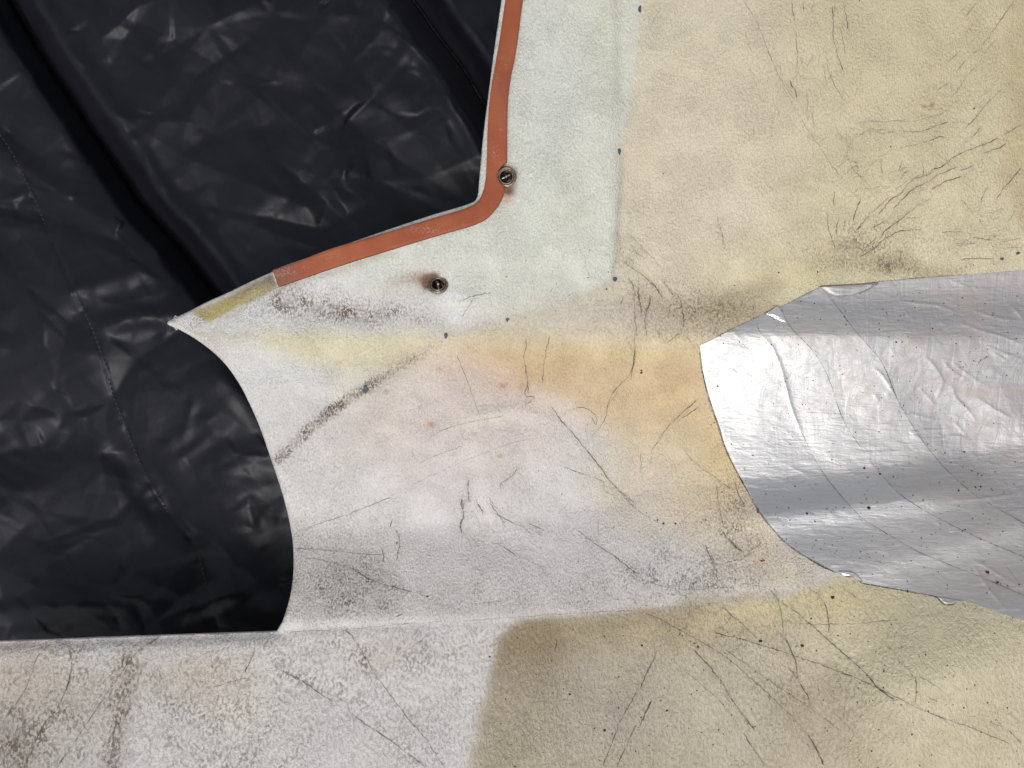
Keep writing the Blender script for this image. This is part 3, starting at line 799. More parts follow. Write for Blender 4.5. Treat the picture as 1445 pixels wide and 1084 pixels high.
# ribbons that follow the skin
def ribbon_mesh(name, paths, mat, parent, lift=.00012, wander=1.0, kind=None, label=None, uniform=False, zf=Z):
    V = []; F = []; AA = []; n0 = 0
    for p, w, a in paths:
        if len(p) < 3: continue
        s = np.arange(len(p)); sd_ = R.randint(0, 999)
        p = p+wander*np.stack([vnoise(s*1.6, s*0+sd_, 5, 41, 3), vnoise(s*1.6, s*0+sd_+9, 5, 42, 3)], 1)*1.3
        t = np.gradient(p, axis=0); t /= (np.hypot(*t.T)[:, None]+1e-9); nn = np.stack([-t[:, 1], t[:, 0]], 1)
        ww = 1.15*w*(.55+.6*np.clip(vnoise(s*1.6, s*0+sd_*3, 12, 43, 2)+.25, 0, 1)) if not uniform else np.full(len(p), w)
        taper = np.clip(np.minimum(s, len(p)-1-s)/4.0, 0.15, 1); ww = ww*taper
        al = a*(.45+.75*np.clip(vnoise(s*1.6, s*0+sd_*5, 22, 44, 2)+.35, 0, 1))*taper if not uniform else np.full(len(p), a)
        L = p-nn*ww[:, None]/2; Rr = p+nn*ww[:, None]/2; k = len(p)
        V += [unproj(L[:, 0], L[:, 1], zf(L[:, 0], L[:, 1])+lift), unproj(Rr[:, 0], Rr[:, 1], zf(Rr[:, 0], Rr[:, 1])+lift)]
        i = np.arange(k-1); F.append(np.stack([n0+i, n0+k+i, n0+k+i+1, n0+i+1], 1)); AA += [al, al]; n0 += 2*k
    ob = make_mesh(name, np.vstack(V), np.vstack(F), mat=mat, parent=parent, attrs={'a': ('FLOAT', np.clip(np.concatenate(AA), 0, 1))})
    if kind: ob['kind'] = kind
    return ob
foil_out = np.vstack([A('988,491 987.6,488'), A('1011.5,476 1034,464.5 1063,451 1080,442.7 1097.7,432.5 1103,433 1154.8,407.4 1157,404.5 1215,401 1242,398 1270,395 1350,389 1445,382 1640,368'),
    A('1640,960 1500,893 1445,875 1412,865.6 1389,856 1364,849 1351,849 1345,852 1332,852 1327,847 1321.5,841 1286,834 1256,829 1216,822 1210,815 1203,811 1190.6,813 1184,807.5'),
    catmull(A('1180,807 1157,796 1135,783 1113,768 1097,752 1081,733 1068,714 1056,692 1043,669 1031,646 1022,624 1015,601 1007,578 1000,556 996,540 992,523'), 4)])
foil_closed = np.vstack([foil_out, foil_out[:1]])
vis = []
for p, w, a in cracks:
    m = ~inside(foil_out, p[:, 0], p[:, 1]); vis.append((p[m] if m.sum() > 4 else p[:0], w, a))
ck = ribbon_mesh('hairline_crack_crest_line', vis, M_crack_shade, cowl, .00015, kind='stuff')  # includes the dark line of the crest step

# ------------------------------------------------------------------ foil strips
L1 = catmull(A('1066,446 1074,469 1093,494 1105,527 1118,576 1134,613.5 1159,661 1192,704 1221,733 1262,758 1303,781 1380,812 1460,845 1640,915'), 6)
L2 = catmull(A('1097,424 1113.5,457 1150.6,498 1171,535 1188,585 1212,626 1241,665 1270,696 1311,723 1381,758 1460,790 1640,850'), 6)
L3 = catmull(A('1152,396 1179,428 1212,471.5 1245,510.6 1266,560 1286.5,597 1315,638 1344,669 1377,698 1430,729 1500,765 1640,820'), 6)
def right_of(L): return np.vstack([L, [[1700, L[-1, 1]], [1700, 300], [L[0, 0], 300]]])
def shift(L, d): return L+np.array([-d, d*.35])
FDIRT_SHADE = np.zeros(GX.shape)
for c_ in [(1290, 400, 200, 50, .25), (1340, 520, 120, 120, .3), (1400, 700, 90, 60, .5), (1100, 462, 110, 22, .5), (1340, 830, 140, 40, .85), (1430, 800, 60, 50, .7), (1250, 770, 110, 36, .55), (1330, 690, 60, 30, .4), (1420, 430, 60, 60, .3)]:  # foil dirt, and a dimmer reflection painted in at the lower right
    FDIRT_SHADE += c_[4]*gmask(c_[0], c_[1], c_[2], c_[3], warp=2)
FDIRT_SHADE = np.clip(FDIRT_SHADE, 0, 1)
bumps = []
def ridge(s, h, w, side=0.0): bumps.append((resample(catmull(A(s) if isinstance(s, str) else s, 6), 4), h, w, side))
def rc(s): return crop(1220, 380, 4.929, s)
ridge(crop(850, 350, 2.4286, '545,290 590,350 620,430 650,550 690,640'), .0011, 2.4)
ridge(rc('225,222 380,238 480,246 560,268 640,298'), .0012, 1.8); ridge(rc('745,285 860,320 960,345 1030,358'), .0012, 1.8)
ridge(rc('665,375 800,425 900,450 1020,490 1105,525'), .0012, 1.8); ridge(rc('835,530 950,575 1105,635'), .0012, 1.8)
ridge(rc('1030,260 1080,320 1105,360'), .0013, 2.2); ridge(rc('850,550 930,600 1000,645'), .0009, 1.6); ridge(rc('560,60 620,85 715,120'), .0007, 1.6)
ridge(rc('410,600 480,670 530,750 540,800 500,900'), .0014, 2.2); ridge(rc('270,640 400,605'), .0008, 1.6); ridge(rc('540,640 600,700 720,780'), .0011, 2)
ridge(rc('610,650 700,720 790,780'), .0011, 2); ridge(rc('530,760 600,810 640,900 720,980 780,1060'), .0011, 2); ridge(rc('770,890 850,940 920,985 1030,1040'), .0013, 2.2)
ridge(rc('370,820 430,880 490,950'), .0009, 2); ridge(rc('300,1000 450,1040 610,1060'), .0007, 2); ridge(rc('570,890 640,920 700,950'), .0010, 1.8)
ridge(rc('60,680 140,760 210,880'), .0010, 2.4); ridge(rc('170,640 280,640 440,690 530,700'), .0006, 2)
ridge('1285,612 1300,608 1340,606', .0010, 1.6); ridge('1320,620 1350,616 1370,622', .0008, 1.6); ridge('1345,595 1355,605 1362,615', .0008, 1.6)
ridge('1375,800 1395,830 1418,860', .0011, 2.4); ridge('1372,790 1400,805 1440,830', .0008, 2); ridge('1190,688 1240,680 1300,672 1360,668', .0006, 3)
ridge('1330,708 1400,702 1445,695', .0009, 2.2); ridge('1165,705 1230,712 1290,702', .0006, 3)
for k in range(90):                                                    # small random creases
    x = R.uniform(1010, 1445); y = R.uniform(400, 860); t = math.radians(R.choice([38, 38, 40, 5, 85])+R.gauss(0, 14)); Ln = R.uniform(8, 34)
    if x < 1230 and R.random() < .65: t = math.radians(R.gauss(2, 8))
    ridge(np.array([[x, y], [x+math.cos(t)*Ln/2+R.gauss(0, 1.5), y+math.sin(t)*Ln/2+R.gauss(0, 1.5)], [x+math.cos(t)*Ln, y+math.sin(t)*Ln]]), R.uniform(.0002, .0006), R.uniform(1.4, 3))
def foil_wr(px, py):
    z = np.zeros(px.shape)
    for p, h, w, _ in bumps:
        m = (px > p[:, 0].min()-4*w) & (px < p[:, 0].max()+4*w) & (py > p[:, 1].min()-4*w) & (py < p[:, 1].max()+4*w)
        if not m.any(): continue
        d, s, t, _, _ = near(p, px[m], py[m]); z[m] += .7*h*np.exp(-d/w)*np.sqrt(np.clip(4*t*(1-t), 0, 1))
    crk = sstep(1200, 1300, px+.3*(py-500))
    z += crk*.00035*np.abs(vnoise(px, py, 26, 51, 2))+.00010*vnoise(px, py*2.2, 22, 52, 2)
    return z
foil_masks = []
def foil_strip(name, inside_fn, snap_lines, lift, mat, label):
    fx = graded(975, 985, 1450, 1640, 1.7, 10.0); fy = graded(360, 375, 905, 970, 1.7, 10.0)
    def zf(a, b_): return Z(a, b_)+lift+foil_wr(a, b_)-.00008*np.exp(-near(foil_closed, a, b_)[0]/2.0)
    v, q, px, py, _ = sheet(fx, fy, inside_fn, snap_lines, zf, .00022, 2.4, True)
    ob = make_mesh(name, v, q, mat=mat, parent=cowl, attrs={'dirt': ('FLOAT', sample(FDIRT_SHADE, px, py))}); ob['label'] = label; return ob
MF = [mat_foil('bright_foil', .42, .16, (.58, .585, .60), .12, .0016), mat_foil('bright_foil_scuffed', .41, .15, (.63, .63, .64), .18, .0016),
      mat_foil('dull_foil', .46, .25, (.55, .55, .56), .34, .0016), mat_foil('crinkled_dull_foil', .56, .5, (.47, .47, .49), .55, .0020)]
inF = lambda x, y: inside(foil_out, x, y)
R1, R2, R3 = right_of(L1), right_of(L2), right_of(L3)
s2, s3 = right_of(shift(L1, 3)), right_of(shift(L2, 3)); s4 = right_of(shift(L3, 3))
foil_strip('foil_strip', lambda x, y: inF(x, y) & ~inside(right_of(shift(L1, -5)), x, y), [foil_closed], .0003, MF[0], 'leftmost bright strip of aluminium foil tape')
foil_strip('foil_strip', lambda x, y: inF(x, y) & inside(R1, x, y) & ~inside(right_of(shift(L2, -5)), x, y), [foil_closed, L1], .0004, MF[1], 'second bright strip of aluminium foil tape')
foil_strip('foil_strip', lambda x, y: inF(x, y) & inside(R2, x, y) & ~inside(right_of(shift(L3, -5)), x, y), [foil_closed, L2], .0005, MF[2], 'third strip of foil tape, bright then dark')
foil_strip('foil_strip', lambda x, y: inF(x, y) & inside(R3, x, y), [foil_closed, L3], .0006, MF[3], 'broad crinkled dull strip of foil')
def zfoil(a, b_): return Z(a, b_)+.0007+foil_wr(a, b_)
# grime along the joints, doubling as the overlaps' thin shadow
jl = [(resample(L1[L1[:, 1] > 452], 1.6)+np.array([-.8, .5]), 1.0, .7), (resample(L2[L2[:, 1] > 434], 1.6)+np.array([-.8, .5]), 1.0, .7), (resample(L3[L3[:, 1] > 408], 1.6)+np.array([-.8, .5]), 1.1, .8)]
jl += [(resample(crop(1140, 740, 4.738, '1310,255 1380,350 1445,420'), 1.6), .9, .6), (resample(rc('0,158 60,120 105,88'), 1.6), 1.2, .9), (resample(rc('540,760 580,800 600,830'), 1.6), 1, .6),
       (resample(rc('770,700 800,640 890,590'), 1.6), 1.2, .5), (resample(crop(970, 370, 4.8167, '1050,235 1110,215'), 1.6), 1.6, .9), (resample(crop(970, 370, 4.8167, '1120,222 1200,200 1300,145'), 1.6), 1.1, .9)]
jj = ribbon_mesh('joint_grime_shade', jl, M_crack_shade, cowl, .0002, .3, 'stuff', zf=zfoil)
eg = foil_out[:]; el = np.vstack([foil_out[-60:], foil_out[:18]]) if len(foil_out) > 80 else foil_out
dk = [(resample(np.vstack([foil_out[33:], foil_out[:1]]), 1.6)+np.array([-1.2, .9]), 2.8, 1.0)]  # shadow along the foil's left and lower edge drawn in as dark ribbons
dk += [(resample(foil_out[1:14], 1.6)+np.array([-.2, -.8]), 1.0, .55), (resample(foil_out[22:33], 1.6)+np.array([0, 1.3]), 2.4, 1.0)]
ribbon_mesh('foil_edge_shade', dk, M_crack_shade, cowl, .00025, .2, 'stuff')

def patch(name, poly, zf, lift, mat, parent, label=None, thick=0.0004, sub=3.0, crown=0.0):
    c = poly.mean(0); ring = resample(np.vstack([poly, poly[:1]]), sub)[:-1]; k = len(ring); layers = [1.0, .72, .4]
    V = []; 
    for f in layers:
        p = c+(ring-c)*f; V.append(unproj(p[:, 0], p[:, 1], zf(p[:, 0], p[:, 1])+lift+crown*(1-f)))
    V.append(unproj(np.array([c[0]]), np.array([c[1]]), zf(np.array([c[0]]), np.array([c[1]]))+lift+crown))
    low_ = V[0].copy(); low_[:, 2] -= thick; V.append(low_); V = np.vstack(V); F = []
    for r in range(2):
        for i in range(k): F.append((r*k+i, r*k+(i+1) % k, (r+1)*k+(i+1) % k, (r+1)*k+i))
    for i in range(k): F.append((2*k+i, 2*k+(i+1) % k, 3*k)); F.append((i, 3*k+1+i, 3*k+1+(i+1) % k, (i+1) % k))
    ob = make_mesh(name, V, faces=F, mat=mat, parent=parent)
    if label: ob['label'] = label
    return ob
M_clean = mat_foil('clean_foil_back', .14, .5, (.95, .95, .96), 0.0, .0014)
fc = crop(970, 370, 4.8167, '612,297 640,322 660,368 686,415 640,405 600,385 560,362 525,350 570,328')
patch('folded_corner', fc, zfoil, .0012, M_clean, cowl, 'small bright corner of foil folded over', crown=.0012)
patch('folded_flap', crop(970, 370, 4.8167, '900,166 1050,158 1180,152 1304,138 1290,155 1210,196 1120,222 1020,232 960,215'), zfoil, .0010, MF[3], cowl, 'flap of foil folded over at the upper edge', crown=.0005)
patch('foil_tab', crop(1140, 740, 4.738, '862,482 910,528 970,531 1000,514 1050,514 960,498'), Z, .0009, MF[2], cowl, 'small torn tab of foil on the lower edge')
patch('foil_curl', crop(1140, 740, 4.738, '205,318 240,345 275,344 300,334 330,350 356,385 372,386 340,345 300,322 255,316'), Z, .0020, M_clean, cowl, 'torn curl of foil at the lower edge', crown=.0012)

# ------------------------------------------------------------------ orange seal strip
so = np.vstack([catmull(A('750,-170 723,-60 713,0 704.5,59 692.5,128 688,180 687,221 685.5,252'), 8), catmull(A('683,266 678,279 669,288.5 656,294.5'), 6), catmull(A('640,299.5 621,305 545,328 469,350.5 428,366 384.5,381.5'), 6)])
si = np.vstack([catmull(A('778,-170 750,-60 738,0 729,66 720,114 716.6,145 715.6,194 715.6,222'), 8), A('715.6,228 709,233.5 703.5,240 701.5,247 703,254 708,259.5'), catmull(A('713,265.5 710,277 701,293 687,308 670,316.6'), 6), catmull(A('660,320 614.5,333 538,356.5 476,376 393,405'), 6)])
seal_poly = np.vstack([so, si[::-1]])
sx_ = np.arange(380, 782, 1.5); sy_ = np.arange(-170, 408, 1.5); seal_closed = np.vstack([seal_poly, seal_poly[:1]])
def zseal(a, b_):
    d = near(seal_closed, a, b_)[0]; return Z(a, b_)+.0042-.0011*np.exp(-(d/1.5)**2)+.00012*vnoise(a, b_, 30, 61, 1)
v, q, px, py, nt_ = sheet(sx_, sy_, lambda x, y: inside(seal_poly, x, y), [seal_closed], zseal, .0056, 2.2, True)
worn = sstep(440, 390, px)+.35*np.exp(-(((px-712)/16)**2+((py-130)/50)**2)) + .25*sstep(40, -20, py)
dust = np.exp(-(((px-402)/16)**2+((py-385)/9)**2))+np.exp(-(((px-600)/26)**2+((py-324)/7)**2))*.9+.4*np.exp(-(((px-470)/16)**2+((py-362)/7)**2))+.5*np.exp(-(((px-698)/9)**2+((py-215)/12)**2))
o = make_mesh('seal_strip', v, q, mat=M_seal, parent=cowl, attrs={'worn': ('FLOAT', np.clip(worn, 0, 1)), 'dust': ('FLOAT', np.clip(dust, 0, 1))})
o['label'] = 'orange rubber seal strip following the cut edge'
o.data.materials.append(M_side)
mi = np.zeros(len(o.data.polygons), np.int32); nq = np.asarray(q); side = (nq >= nt_).any(1); mi[:len(nq)] = side[:len(mi)]; o.data.polygons.foreach_set('material_index', mi)
sf = np.ones(len(mi), bool); sf[side[:len(mi)]] = False; o.data.polygons.foreach_set('use_smooth', sf)

# ------------------------------------------------------------------ fasteners
def lathe(name, prof, mat, parent, n=40):
    V = []; F = []
    for r, z in prof:
        for k in range(n): a = 2*math.pi*k/n; V.append((r*math.cos(a), r*math.sin(a), z))
    for i in range(len(prof)-1):
        for k in range(n): F.append((i*n+k, i*n+(k+1) % n, (i+1)*n+(k+1) % n, (i+1)*n+k))
    return make_mesh(name, V, faces=F, mat=mat, parent=parent)
def bar(name, p0, p1, r, mat, parent, n=12):
    p0 = Vector(p0); p1 = Vector(p1); d = (p1-p0); u = d.orthogonal().normalized(); w = d.normalized().cross(u); V = []; F = []
    st_ = [(0, .5), (.06, .9), (.12, 1), (.88, 1), (.94, .9), (1, .5)]
    for t, rr in st_:
        for k in range(n):
            a = 2*math.pi*k/n; V.append(tuple(p0+d*t+(u*math.cos(a)+w*math.sin(a))*r*rr))
    for i in range(len(st_)-1):
        for k in range(n): F.append((i*n+k, i*n+(k+1) % n, (i+1)*n+(k+1) % n, (i+1)*n+k))
    F.append(tuple(range(n))[::-1]); F.append(tuple((len(st_)-1)*n+k for k in range(n)))
    return make_mesh(name, V, faces=F, mat=mat, parent=parent)
def fastener(px_, py_, tilt, rz, label):
    f = bpy.data.objects.new('fastener', None); SC.collection.objects.link(f); f.parent = cowl
    z = float(Z(px_, py_)); f.location = tuple(unproj(np.array(px_), np.array(py_), np.array(z+.0004))); f.rotation_euler = (tilt[0], tilt[1], rz); f['label'] = label
    m = .001
    lathe('grommet', [(9.1*m, -.5*m), (9.2*m, .5*m), (8.7*m, 1.2*m), (7.9*m, 1.4*m), (7.4*m, 1.0*m), (7.2*m, .8*m), (7.0*m, 1.4*m), (6.7*m, 2.3*m), (6.2*m, 2.6*m), (5.7*m, 2.2*m), (5.5*m, 1.0*m), (5.3*m, -1*m), (5.2*m, -7*m)], M_steel, f)
    lathe('retaining_ring', [(8.2*m, 1.1*m), (8.4*m, 1.8*m), (7.9*m, 2.2*m), (7.4*m, 1.8*m), (7.5*m, 1.0*m)], M_brass, f)
    lathe('socket', [(5.25*m, -1.2*m), (5.1*m, -6*m), (4.6*m, -7.2*m), (2.4*m, -7.4*m), (.01*m, -7.4*m)], M_hole, f)
    lathe('stud', [(1.9*m, -7.3*m), (1.8*m, -.6*m), (1.9*m, 1.2*m), (1.4*m, 2.6*m), (.6*m, 3.3*m), (.01*m, 3.4*m)], M_brass, f, 20)
    bar('cross_pin', (-1.6*m, -4.6*m, -.6*m), (.6*m, 4.4*m, .6*m), .95*m, M_brass, f)
    bar('spring_wire', (3.4*m, -2.6*m, -2.6*m), (3.9*m, 2.4*m, -1.3*m), .5*m, M_steel, f)
    return f
f1 = fastener(714.5, 250, (.10, .05), -.9, 'tarnished quarter turn fastener cut into the orange strip')
f2 = fastener(618.5, 402.5, (-.30, .16), .5, 'rust ringed quarter turn fastener on the white skin'); f2.scale = (1.02, .95, 1)

# ------------------------------------------------------------------ pen ticks
def ink(px_, py_, rx, ry, k=9):
    ph = R.uniform(0, 6); ring = np.array([[px_+rx*math.cos(a)*R.uniform(.55, 1.25), py_+ry*math.sin(a)*R.uniform(.6, 1.25)] for a in np.linspace(0, 2*math.pi, k, endpoint=False)])
    patch('pen_mark', ring, Z, .0002, M_ink, cowl, thick=.0002, sub=1.2)
for a in [(903, 13, 3, 5), (874, 213, 2.2, 5.5), (868, 394, 3.2, 4.2), (716, 451, 2.6, 3.2), (629, 474, 2.6, 4.6), (515.5, 549, 4.2, 6.5), (1414, 365, 3.8, 2.6), (1437, 357, 4.4, 2.4)]: ink(*a)

# ------------------------------------------------------------------ loose grit
def grit(name, n, mat, fn, label, cat='grit'):
    V = []; F = []
    for _ in range(n):
        x, y, r = fn(); zf = zfoil if bool(inside(foil_out, np.array([x]), np.array([y]))[0]) else Z
        if inside(void_poly, np.array([x]), np.array([y]))[0]: continue
        c = unproj(np.array([x]), np.array([y]), zf(np.array([x]), np.array([y]))+.0002)[0]; r *= S; b0 = len(V); t = R.uniform(0, 6); el = R.uniform(.45, 1)
        for k in range(6):
            a = t+k*math.pi/3; rr = r*R.uniform(.7, 1.2); ex, ey = rr*math.cos(a), rr*math.sin(a)*el; V.append((c[0]+ex*math.cos(t)-ey*math.sin(t), c[1]+ex*math.sin(t)+ey*math.cos(t), c[2]-.0001))
        V.append((c[0], c[1], c[2]+r*.8))
        for k in range(6): F.append((b0+k, b0+(k+1) % 6, b0+6))
    ob = make_mesh(name, V, faces=F, mat=mat, smooth=False); ob['kind'] = 'stuff'; ob['label'] = label; ob['category'] = cat; return ob
fixed = [(905, 523), (1139, 725, 2.6), (1226, 717, 3.2), (1213, 1, 1), (1175, 843, 2.8), (1220, 661, 2), (1242, 669, 2), (1361, 638, 2), (1377, 688, 2), (1384, 687, 2), (1353, 692, 2), (1265, 483, 1.5), (1273, 483, 1.5),
         (953, 739, 2), (936, 739, 2.4), (928, 734, 1.8), (1132, 911, 3), (1073, 905, 3), (985, 913, 2), (1155, 891, 2), (906, 911, 2), (980, 908, 2), (1145, 873, 2), (941, 1003, 2.2), (1230, 1060, 2), (1014, 1030, 1.5), (1310, 1004, 2), (730, 900, 1.8), (691, 927, 1.8), (853, 1031, 2.6), (804, 980, 2), (1394, 808, 3), (1408, 822, 3), (1013, 545, 1.5), (905, 526, 1.8), (1099, 385, 1.4), (1154, 384, 1.6), (936, 245, 1.2), (1375, 153, 1.4), (1257, 207, 1.3), (1281, 835, 2.6), (560, 767, 2), (856, 408, 1.6)]
fixed = [a if len(a) == 3 else (*a, 1.6) for a in fixed]; it = iter(fixed)
grit('dark_grit', len(fixed), M_grit, lambda: next(it), 'larger black crumbs of dirt scattered on cowling and foil')
def rnd():
    k = R.random()
    if k < .38: return R.uniform(1000, 1445), R.uniform(400, 860), R.choice([.5, .6, .8, 1.1])
    if k < .66: return R.gauss(1000, 170), R.gauss(790, 60), R.choice([.5, .6, .9])
    if k < .9: return R.uniform(680, 1445), R.uniform(870, 1084), R.choice([.6, .8, 1.2])
    return R.uniform(700, 1445), R.uniform(350, 470), R.choice([.5, .7, 1.0])
grit('fine_grit', 1300, M_grit, rnd, 'fine dark specks of dirt strewn over cowling and foil')
rs = iter([(1070, 723, 2.2), (996, 734, 2), (1075, 792, 2.4), (1287, 1037, 1.6), (1223, 704, 1.6), (1303, 706, 1.2), (603, 842, 2), (1068, 719, 1.4), (1150, 736, 1.4), (990, 738, 1.2), (1078, 791, 1.6)])
grit('red_crumbs', 11, M_red, lambda: next(rs), 'tiny red crumbs near the foil edge', 'crumbs')

# ------------------------------------------------------------------ black cloth
cx_ = graded(-900, -30, 760, 2400, 3.0, 26.0); cy_ = graded(-900, -30, 935, 2000, 3.0, 26.0)
CX, CY = np.meshgrid(cx_, cy_)
from mathutils.geometry import delaunay_2d_cdt
def facets(x, y, n, stretch, ang, h, seed):
    """crumpled sheet: random heights joined by flat triangles"""
    c, s_ = math.cos(math.radians(ang)), math.sin(math.radians(ang))
    u = (x*c+y*s_)/stretch; v = -x*s_+y*c
    g = np.random.default_rng(seed); lo_u, hi_u, lo_v, hi_v = u.min()-60, u.max()+60, v.min()-60, v.max()+60
    pu = g.uniform(lo_u, hi_u, n); pv = g.uniform(lo_v, hi_v, n); ph = g.uniform(-1, 1, n)*h
    pu = np.r_[pu, lo_u-400, hi_u+400, lo_u-400, hi_u+400]; pv = np.r_[pv, lo_v-400, lo_v-400, hi_v+400, hi_v+400]; ph = np.r_[ph, 0, 0, 0, 0]
    res = delaunay_2d_cdt([Vector((float(a), float(b))) for a, b in zip(pu, pv)], [], [], 0, 1e-6, True)
    P_ = np.array([[w.x, w.y] for w in res[0]]); H_ = np.array([ph[o[0]] if o else 0 for o in res[3]])
    out = np.zeros(x.shape); order = np.argsort(u); us = u[order]; vs2 = v[order]
    for f in res[2]:
        a, b, d = P_[f[0]], P_[f[1]], P_[f[2]]
        i0, i1 = np.searchsorted(us, [min(a[0], b[0], d[0]), max(a[0], b[0], d[0])])
        if i1 <= i0: continue
        det = (b[1]-d[1])*(a[0]-d[0])+(d[0]-b[0])*(a[1]-d[1])
        if abs(det) < 1e-9: continue
        k = i0+np.nonzero((vs2[i0:i1] >= min(a[1], b[1], d[1])) & (vs2[i0:i1] <= max(a[1], b[1], d[1])))[0]
        l1 = ((b[1]-d[1])*(us[k]-d[0])+(d[0]-b[0])*(vs2[k]-d[1]))/det; l2 = ((d[1]-a[1])*(us[k]-d[0])+(a[0]-d[0])*(vs2[k]-d[1]))/det; l3 = 1-l1-l2
        m = (l1 >= 0) & (l2 >= 0) & (l3 >= 0)
        out[order[k[m]]] = l1[m]*H_[f[0]]+l2[m]*H_[f[1]]+l3[m]*H_[f[2]]
    return out
def cloth_z(x, y):
    z = -0.115+0*x
    xx = x+5*vnoise(x, y, 80, 71, 2); yy = y+5*vnoise(x, y, 80, 72, 2)
    fa = catmull(A('-120,-240 -20,-70 12,0 60,80 120,165 165,238 215,310 262,365 310,430 420,560'), 6)
    d, s, t, _, _ = near(fa, xx, yy); sd_ = -d*s      # positive to the right / above
    z += -.085*np.exp(-np.abs(sd_/14)**1.5)+.009*np.exp(-((sd_-38)/16)**2)+.003*np.exp(-((sd_+60)/26)**2)+.008*sstep(0, 140, sd_)*sstep(420, 200, sd_)
    fb = catmull(A('500,-140 560,-30 590,10 630,65 665,120 720,210'), 6); d, s, t, _, _ = near(fb, xx, yy); sb = -d*s
    z += -.070*np.exp(-np.abs(sb/15)**1.5)+.007*np.exp(-((sb+36)/14)**2)+.008*np.exp(-((sb-44)/16)**2)
    # broad swells
    z += .010*vnoise(x+.6*y, y-.4*x, 230, 73, 2)
    def sw(cx, cy, rx, ry, ang, h, p=1.0):
        c, s_ = math.cos(math.radians(ang)), math.sin(math.radians(ang)); dx = (xx-cx)*c+(yy-cy)*s_; dy = -(xx-cx)*s_+(yy-cy)*c
        return h*np.exp(-((dx/rx)**2+(dy/ry)**2)**p)
    z += sw(70, 262, 70, 14, 32, .008)+sw(40, 320, 50, 14, 10, .006)+sw(150, 400, 60, 18, -20, .006)+sw(200, 450, 80, 16, -8, .007)
    z += sw(310, 560, 60, 90, -30, .016)+sw(330, 720, 60, 60, -20, .010)+sw(90, 410, 40, 60, 20, .008)+sw(130, 500, 50, 40, 20, .008)
    z += sw(30, 200, 60, 16, 35, -.008)+sw(30, 300, 60, 10, 20, -.006)+sw(60, 620, 140, 90, 30, -.014)+sw(300, 760, 130, 30, 40, -.011)+sw(180, 660, 120, 30, 45, -.010)
    z += sw(60, 860, 120, 14, -4, .006)+sw(110, 840, 40, 10, 15, .004)+sw(300, 850, 50, 14, -25, .006)+sw(170, 840, 30, 8, 10, .004)
    # sharp straight creases: tent folds with one steep and one gentle flank
    r2 = random.Random(19); M = (x > -60) & (x < 790) & (y > -60) & (y < 960); xm = x[M]; ym = y[M]; zm = np.zeros(xm.shape)
    def crease(cx, cy, ang, L, w1, w2, h):
        c, s_ = math.cos(math.radians(ang)), math.sin(math.radians(ang)); k = (abs(xm-cx) < L*1.9+w2*2) & (abs(ym-cy) < L*1.9+w2*2)
        dx = (xm[k]-cx)*c+(ym[k]-cy)*s_; dy = -(xm[k]-cx)*s_+(ym[k]-cy)*c+.0016*dx*dx*(1 if h > 0 else -1)*.5
        zm[k] += .32*h*np.where(dy > 0, np.clip(1-dy/(w2*1.3), 0, 1), np.clip(1+dy/(w1*2.6), 0, 1))*np.exp(-(dx/L)**4)
    for a in [(305, 80, 57, 120, 8, 60, .0045), (340, 180, 57, 90, 10, 50, .0035), (350, 300, 50, 90, 7, 45, .004), (300, 215, -28, 60, 6, 30, .0045), (470, 115, -42, 70, 8, 40, .0045), (520, 100, -45, 70, 7, 26, .004),
              (560, 90, -50, 50, 6, 30, .005), (440, 170, -30, 110, 10, 60, .005), (590, 130, -25, 70, 8, 34, .004), (560, 190, -12, 90, 8, 34, .004), (600, 180, 35, 60, 8, 30, .0035), (420, 280, 40, 70, 6, 26, .005),
              (450, 245, 55, 60, 8, 40, .004), (500, 230, -30, 60, 7, 30, .003), (250, 110, -55, 40, 5, 22, .004), (215, 180, -35, 40, 5, 20, .005), (235, 260, -28, 40, 6, 20, .004), (140, 50, 50, 60, 6, 40, .003),
              (200, 420, -12, 70, 6, 24, .005), (140, 370, -20, 60, 6, 26, .004), (170, 395, 30, 40, 5, 18, .003), (300, 500, -25, 70, 8, 40, .005), (280, 600, -30, 60, 6, 26, .005), (265, 590, -75, 30, 3, 10, .006),
              (270, 635, -38, 40, 4, 16, .005), (340, 640, -20, 60, 8, 30, .004), (330, 700, -15, 50, 7, 24, .003), (100, 540, -8, 40, 6, 18, .004), (60, 330, 60, 60, 6, 24, .004), (160, 640, 10, 60, 8, 30, .003), (170, 820, 30, 40, 5, 16, .003),
              (280, 850, -25, 50, 6, 18, .004), (220, 840, 25, 40, 5, 18, .003), (100, 850, 15, 50, 6, 18, .003), (330, 830, -15, 40, 6, 18, .003), (45, 790, -20, 40, 6, 18, .003), (620, 60, 62, 90, 8, 30, .005), (655, 40, 60, 70, 6, 26, .005)]:
        crease(*a)
    for _ in range(300):
        cx = r2.uniform(-40, 740); cy = r2.uniform(-40, 930); ang = r2.choice([57, 50, -30, -42, 20, -15])+r2.gauss(0, 14); L = r2.uniform(14, 62)
        crease(cx, cy, ang, L, r2.uniform(3, 9), r2.uniform(12, 34), r2.uniform(.0008, .0028)*r2.choice([1, 1, -1]))
    z[M] += zm
    # puckered seam
    d, s, t, _, _ = near(seam_line, x, y); z += -.0010*np.exp(-(d/2.5)**2)+.0010*np.exp(-(d/13)**2)*vnoise(t*900, d*.2, 9, 76, 1)
    zc = np.zeros(x.shape)
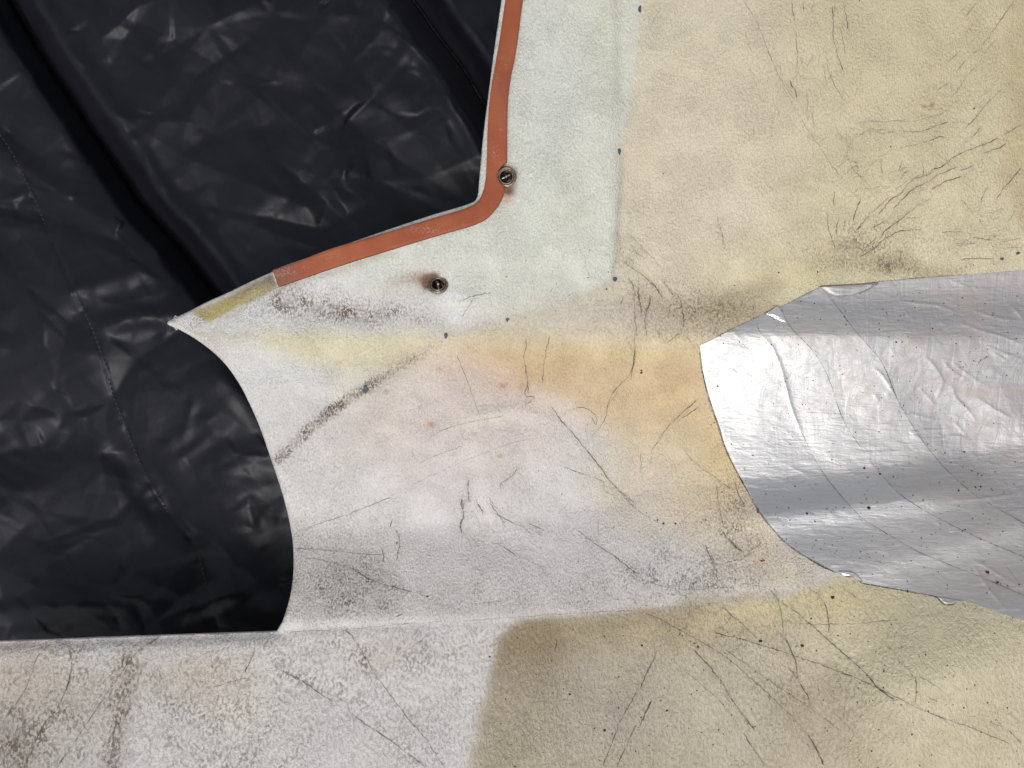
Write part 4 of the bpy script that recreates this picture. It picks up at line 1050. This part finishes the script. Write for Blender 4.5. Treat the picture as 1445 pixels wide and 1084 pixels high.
    zc[M] = facets(x[M], y[M], 330, 1.9, 33, .0058, 111)+facets(x[M], y[M], 1000, 1.7, -38, .0030, 112)+facets(x[M], y[M], 3600, 1.6, 45, .0012, 113)
    z = z+zc
    return z
seam_line = catmull(A('-60,40 -10,170 22,225 62,312 88,375 104,410 128,460 146,508 152,530 160,560 176,600 196,650 222,700 250,740 276,772 290,820 302,868 318,930'), 6)
ZC = cloth_z(CX, CY)
P = unproj(CX.ravel(), CY.ravel(), ZC.ravel()); idx = np.arange(CX.size).reshape(CX.shape)
Q = np.stack([idx[:-1, :-1], idx[1:, :-1], idx[1:, 1:], idx[:-1, 1:]], -1).reshape(-1, 4)
cloth = bpy.data.objects.new('black_cloth', None); SC.collection.objects.link(cloth); cloth.location = (0, 0, -.12)
cloth['label'] = 'crumpled black satin cloth with deep diagonal folds spread beneath the cowling'; cloth['category'] = 'cloth'
P[:, 2] += .12
make_mesh('fabric', P, Q, mat=M_cloth, parent=cloth)
# stitches of the seam
seg = resample(seam_line, 7.0); V = []; F = []; zf_ = cloth_z(seg[:, 0].copy(), seg[:, 1].copy())
for i in range(2, len(seg)-1):
    a = seg[i]; b_ = seg[i]+(seg[i+1]-seg[i])*.55; z0 = zf_[i]+.0012; w = .7
    d = b_-a; d = d/np.hypot(*d); nn = np.array([-d[1], d[0]])*w; pts = [a-nn, a+nn, b_+nn, b_-nn, (a+b_)/2]
    n0 = len(V)
    for k, p in enumerate(pts): u = unproj(np.array(p[0]), np.array(p[1]), np.array(z0+(.0007 if k == 4 else 0))); V.append((u[0], u[1], u[2]+.12))
    F += [(n0, n0+1, n0+4), (n0+1, n0+2, n0+4), (n0+2, n0+3, n0+4), (n0+3, n0, n0+4)]
o = make_mesh('seam_stitching', V, faces=F, mat=M_thread, parent=cloth); o['kind'] = 'stuff'

gv = [(-40, -40, -.32), (40, -40, -.32), (40, 40, -.32), (-40, 40, -.32)]
g = make_mesh('ground', gv, faces=[(0, 1, 2, 3)], mat=M_earth, smooth=False); g['kind'] = 'structure'
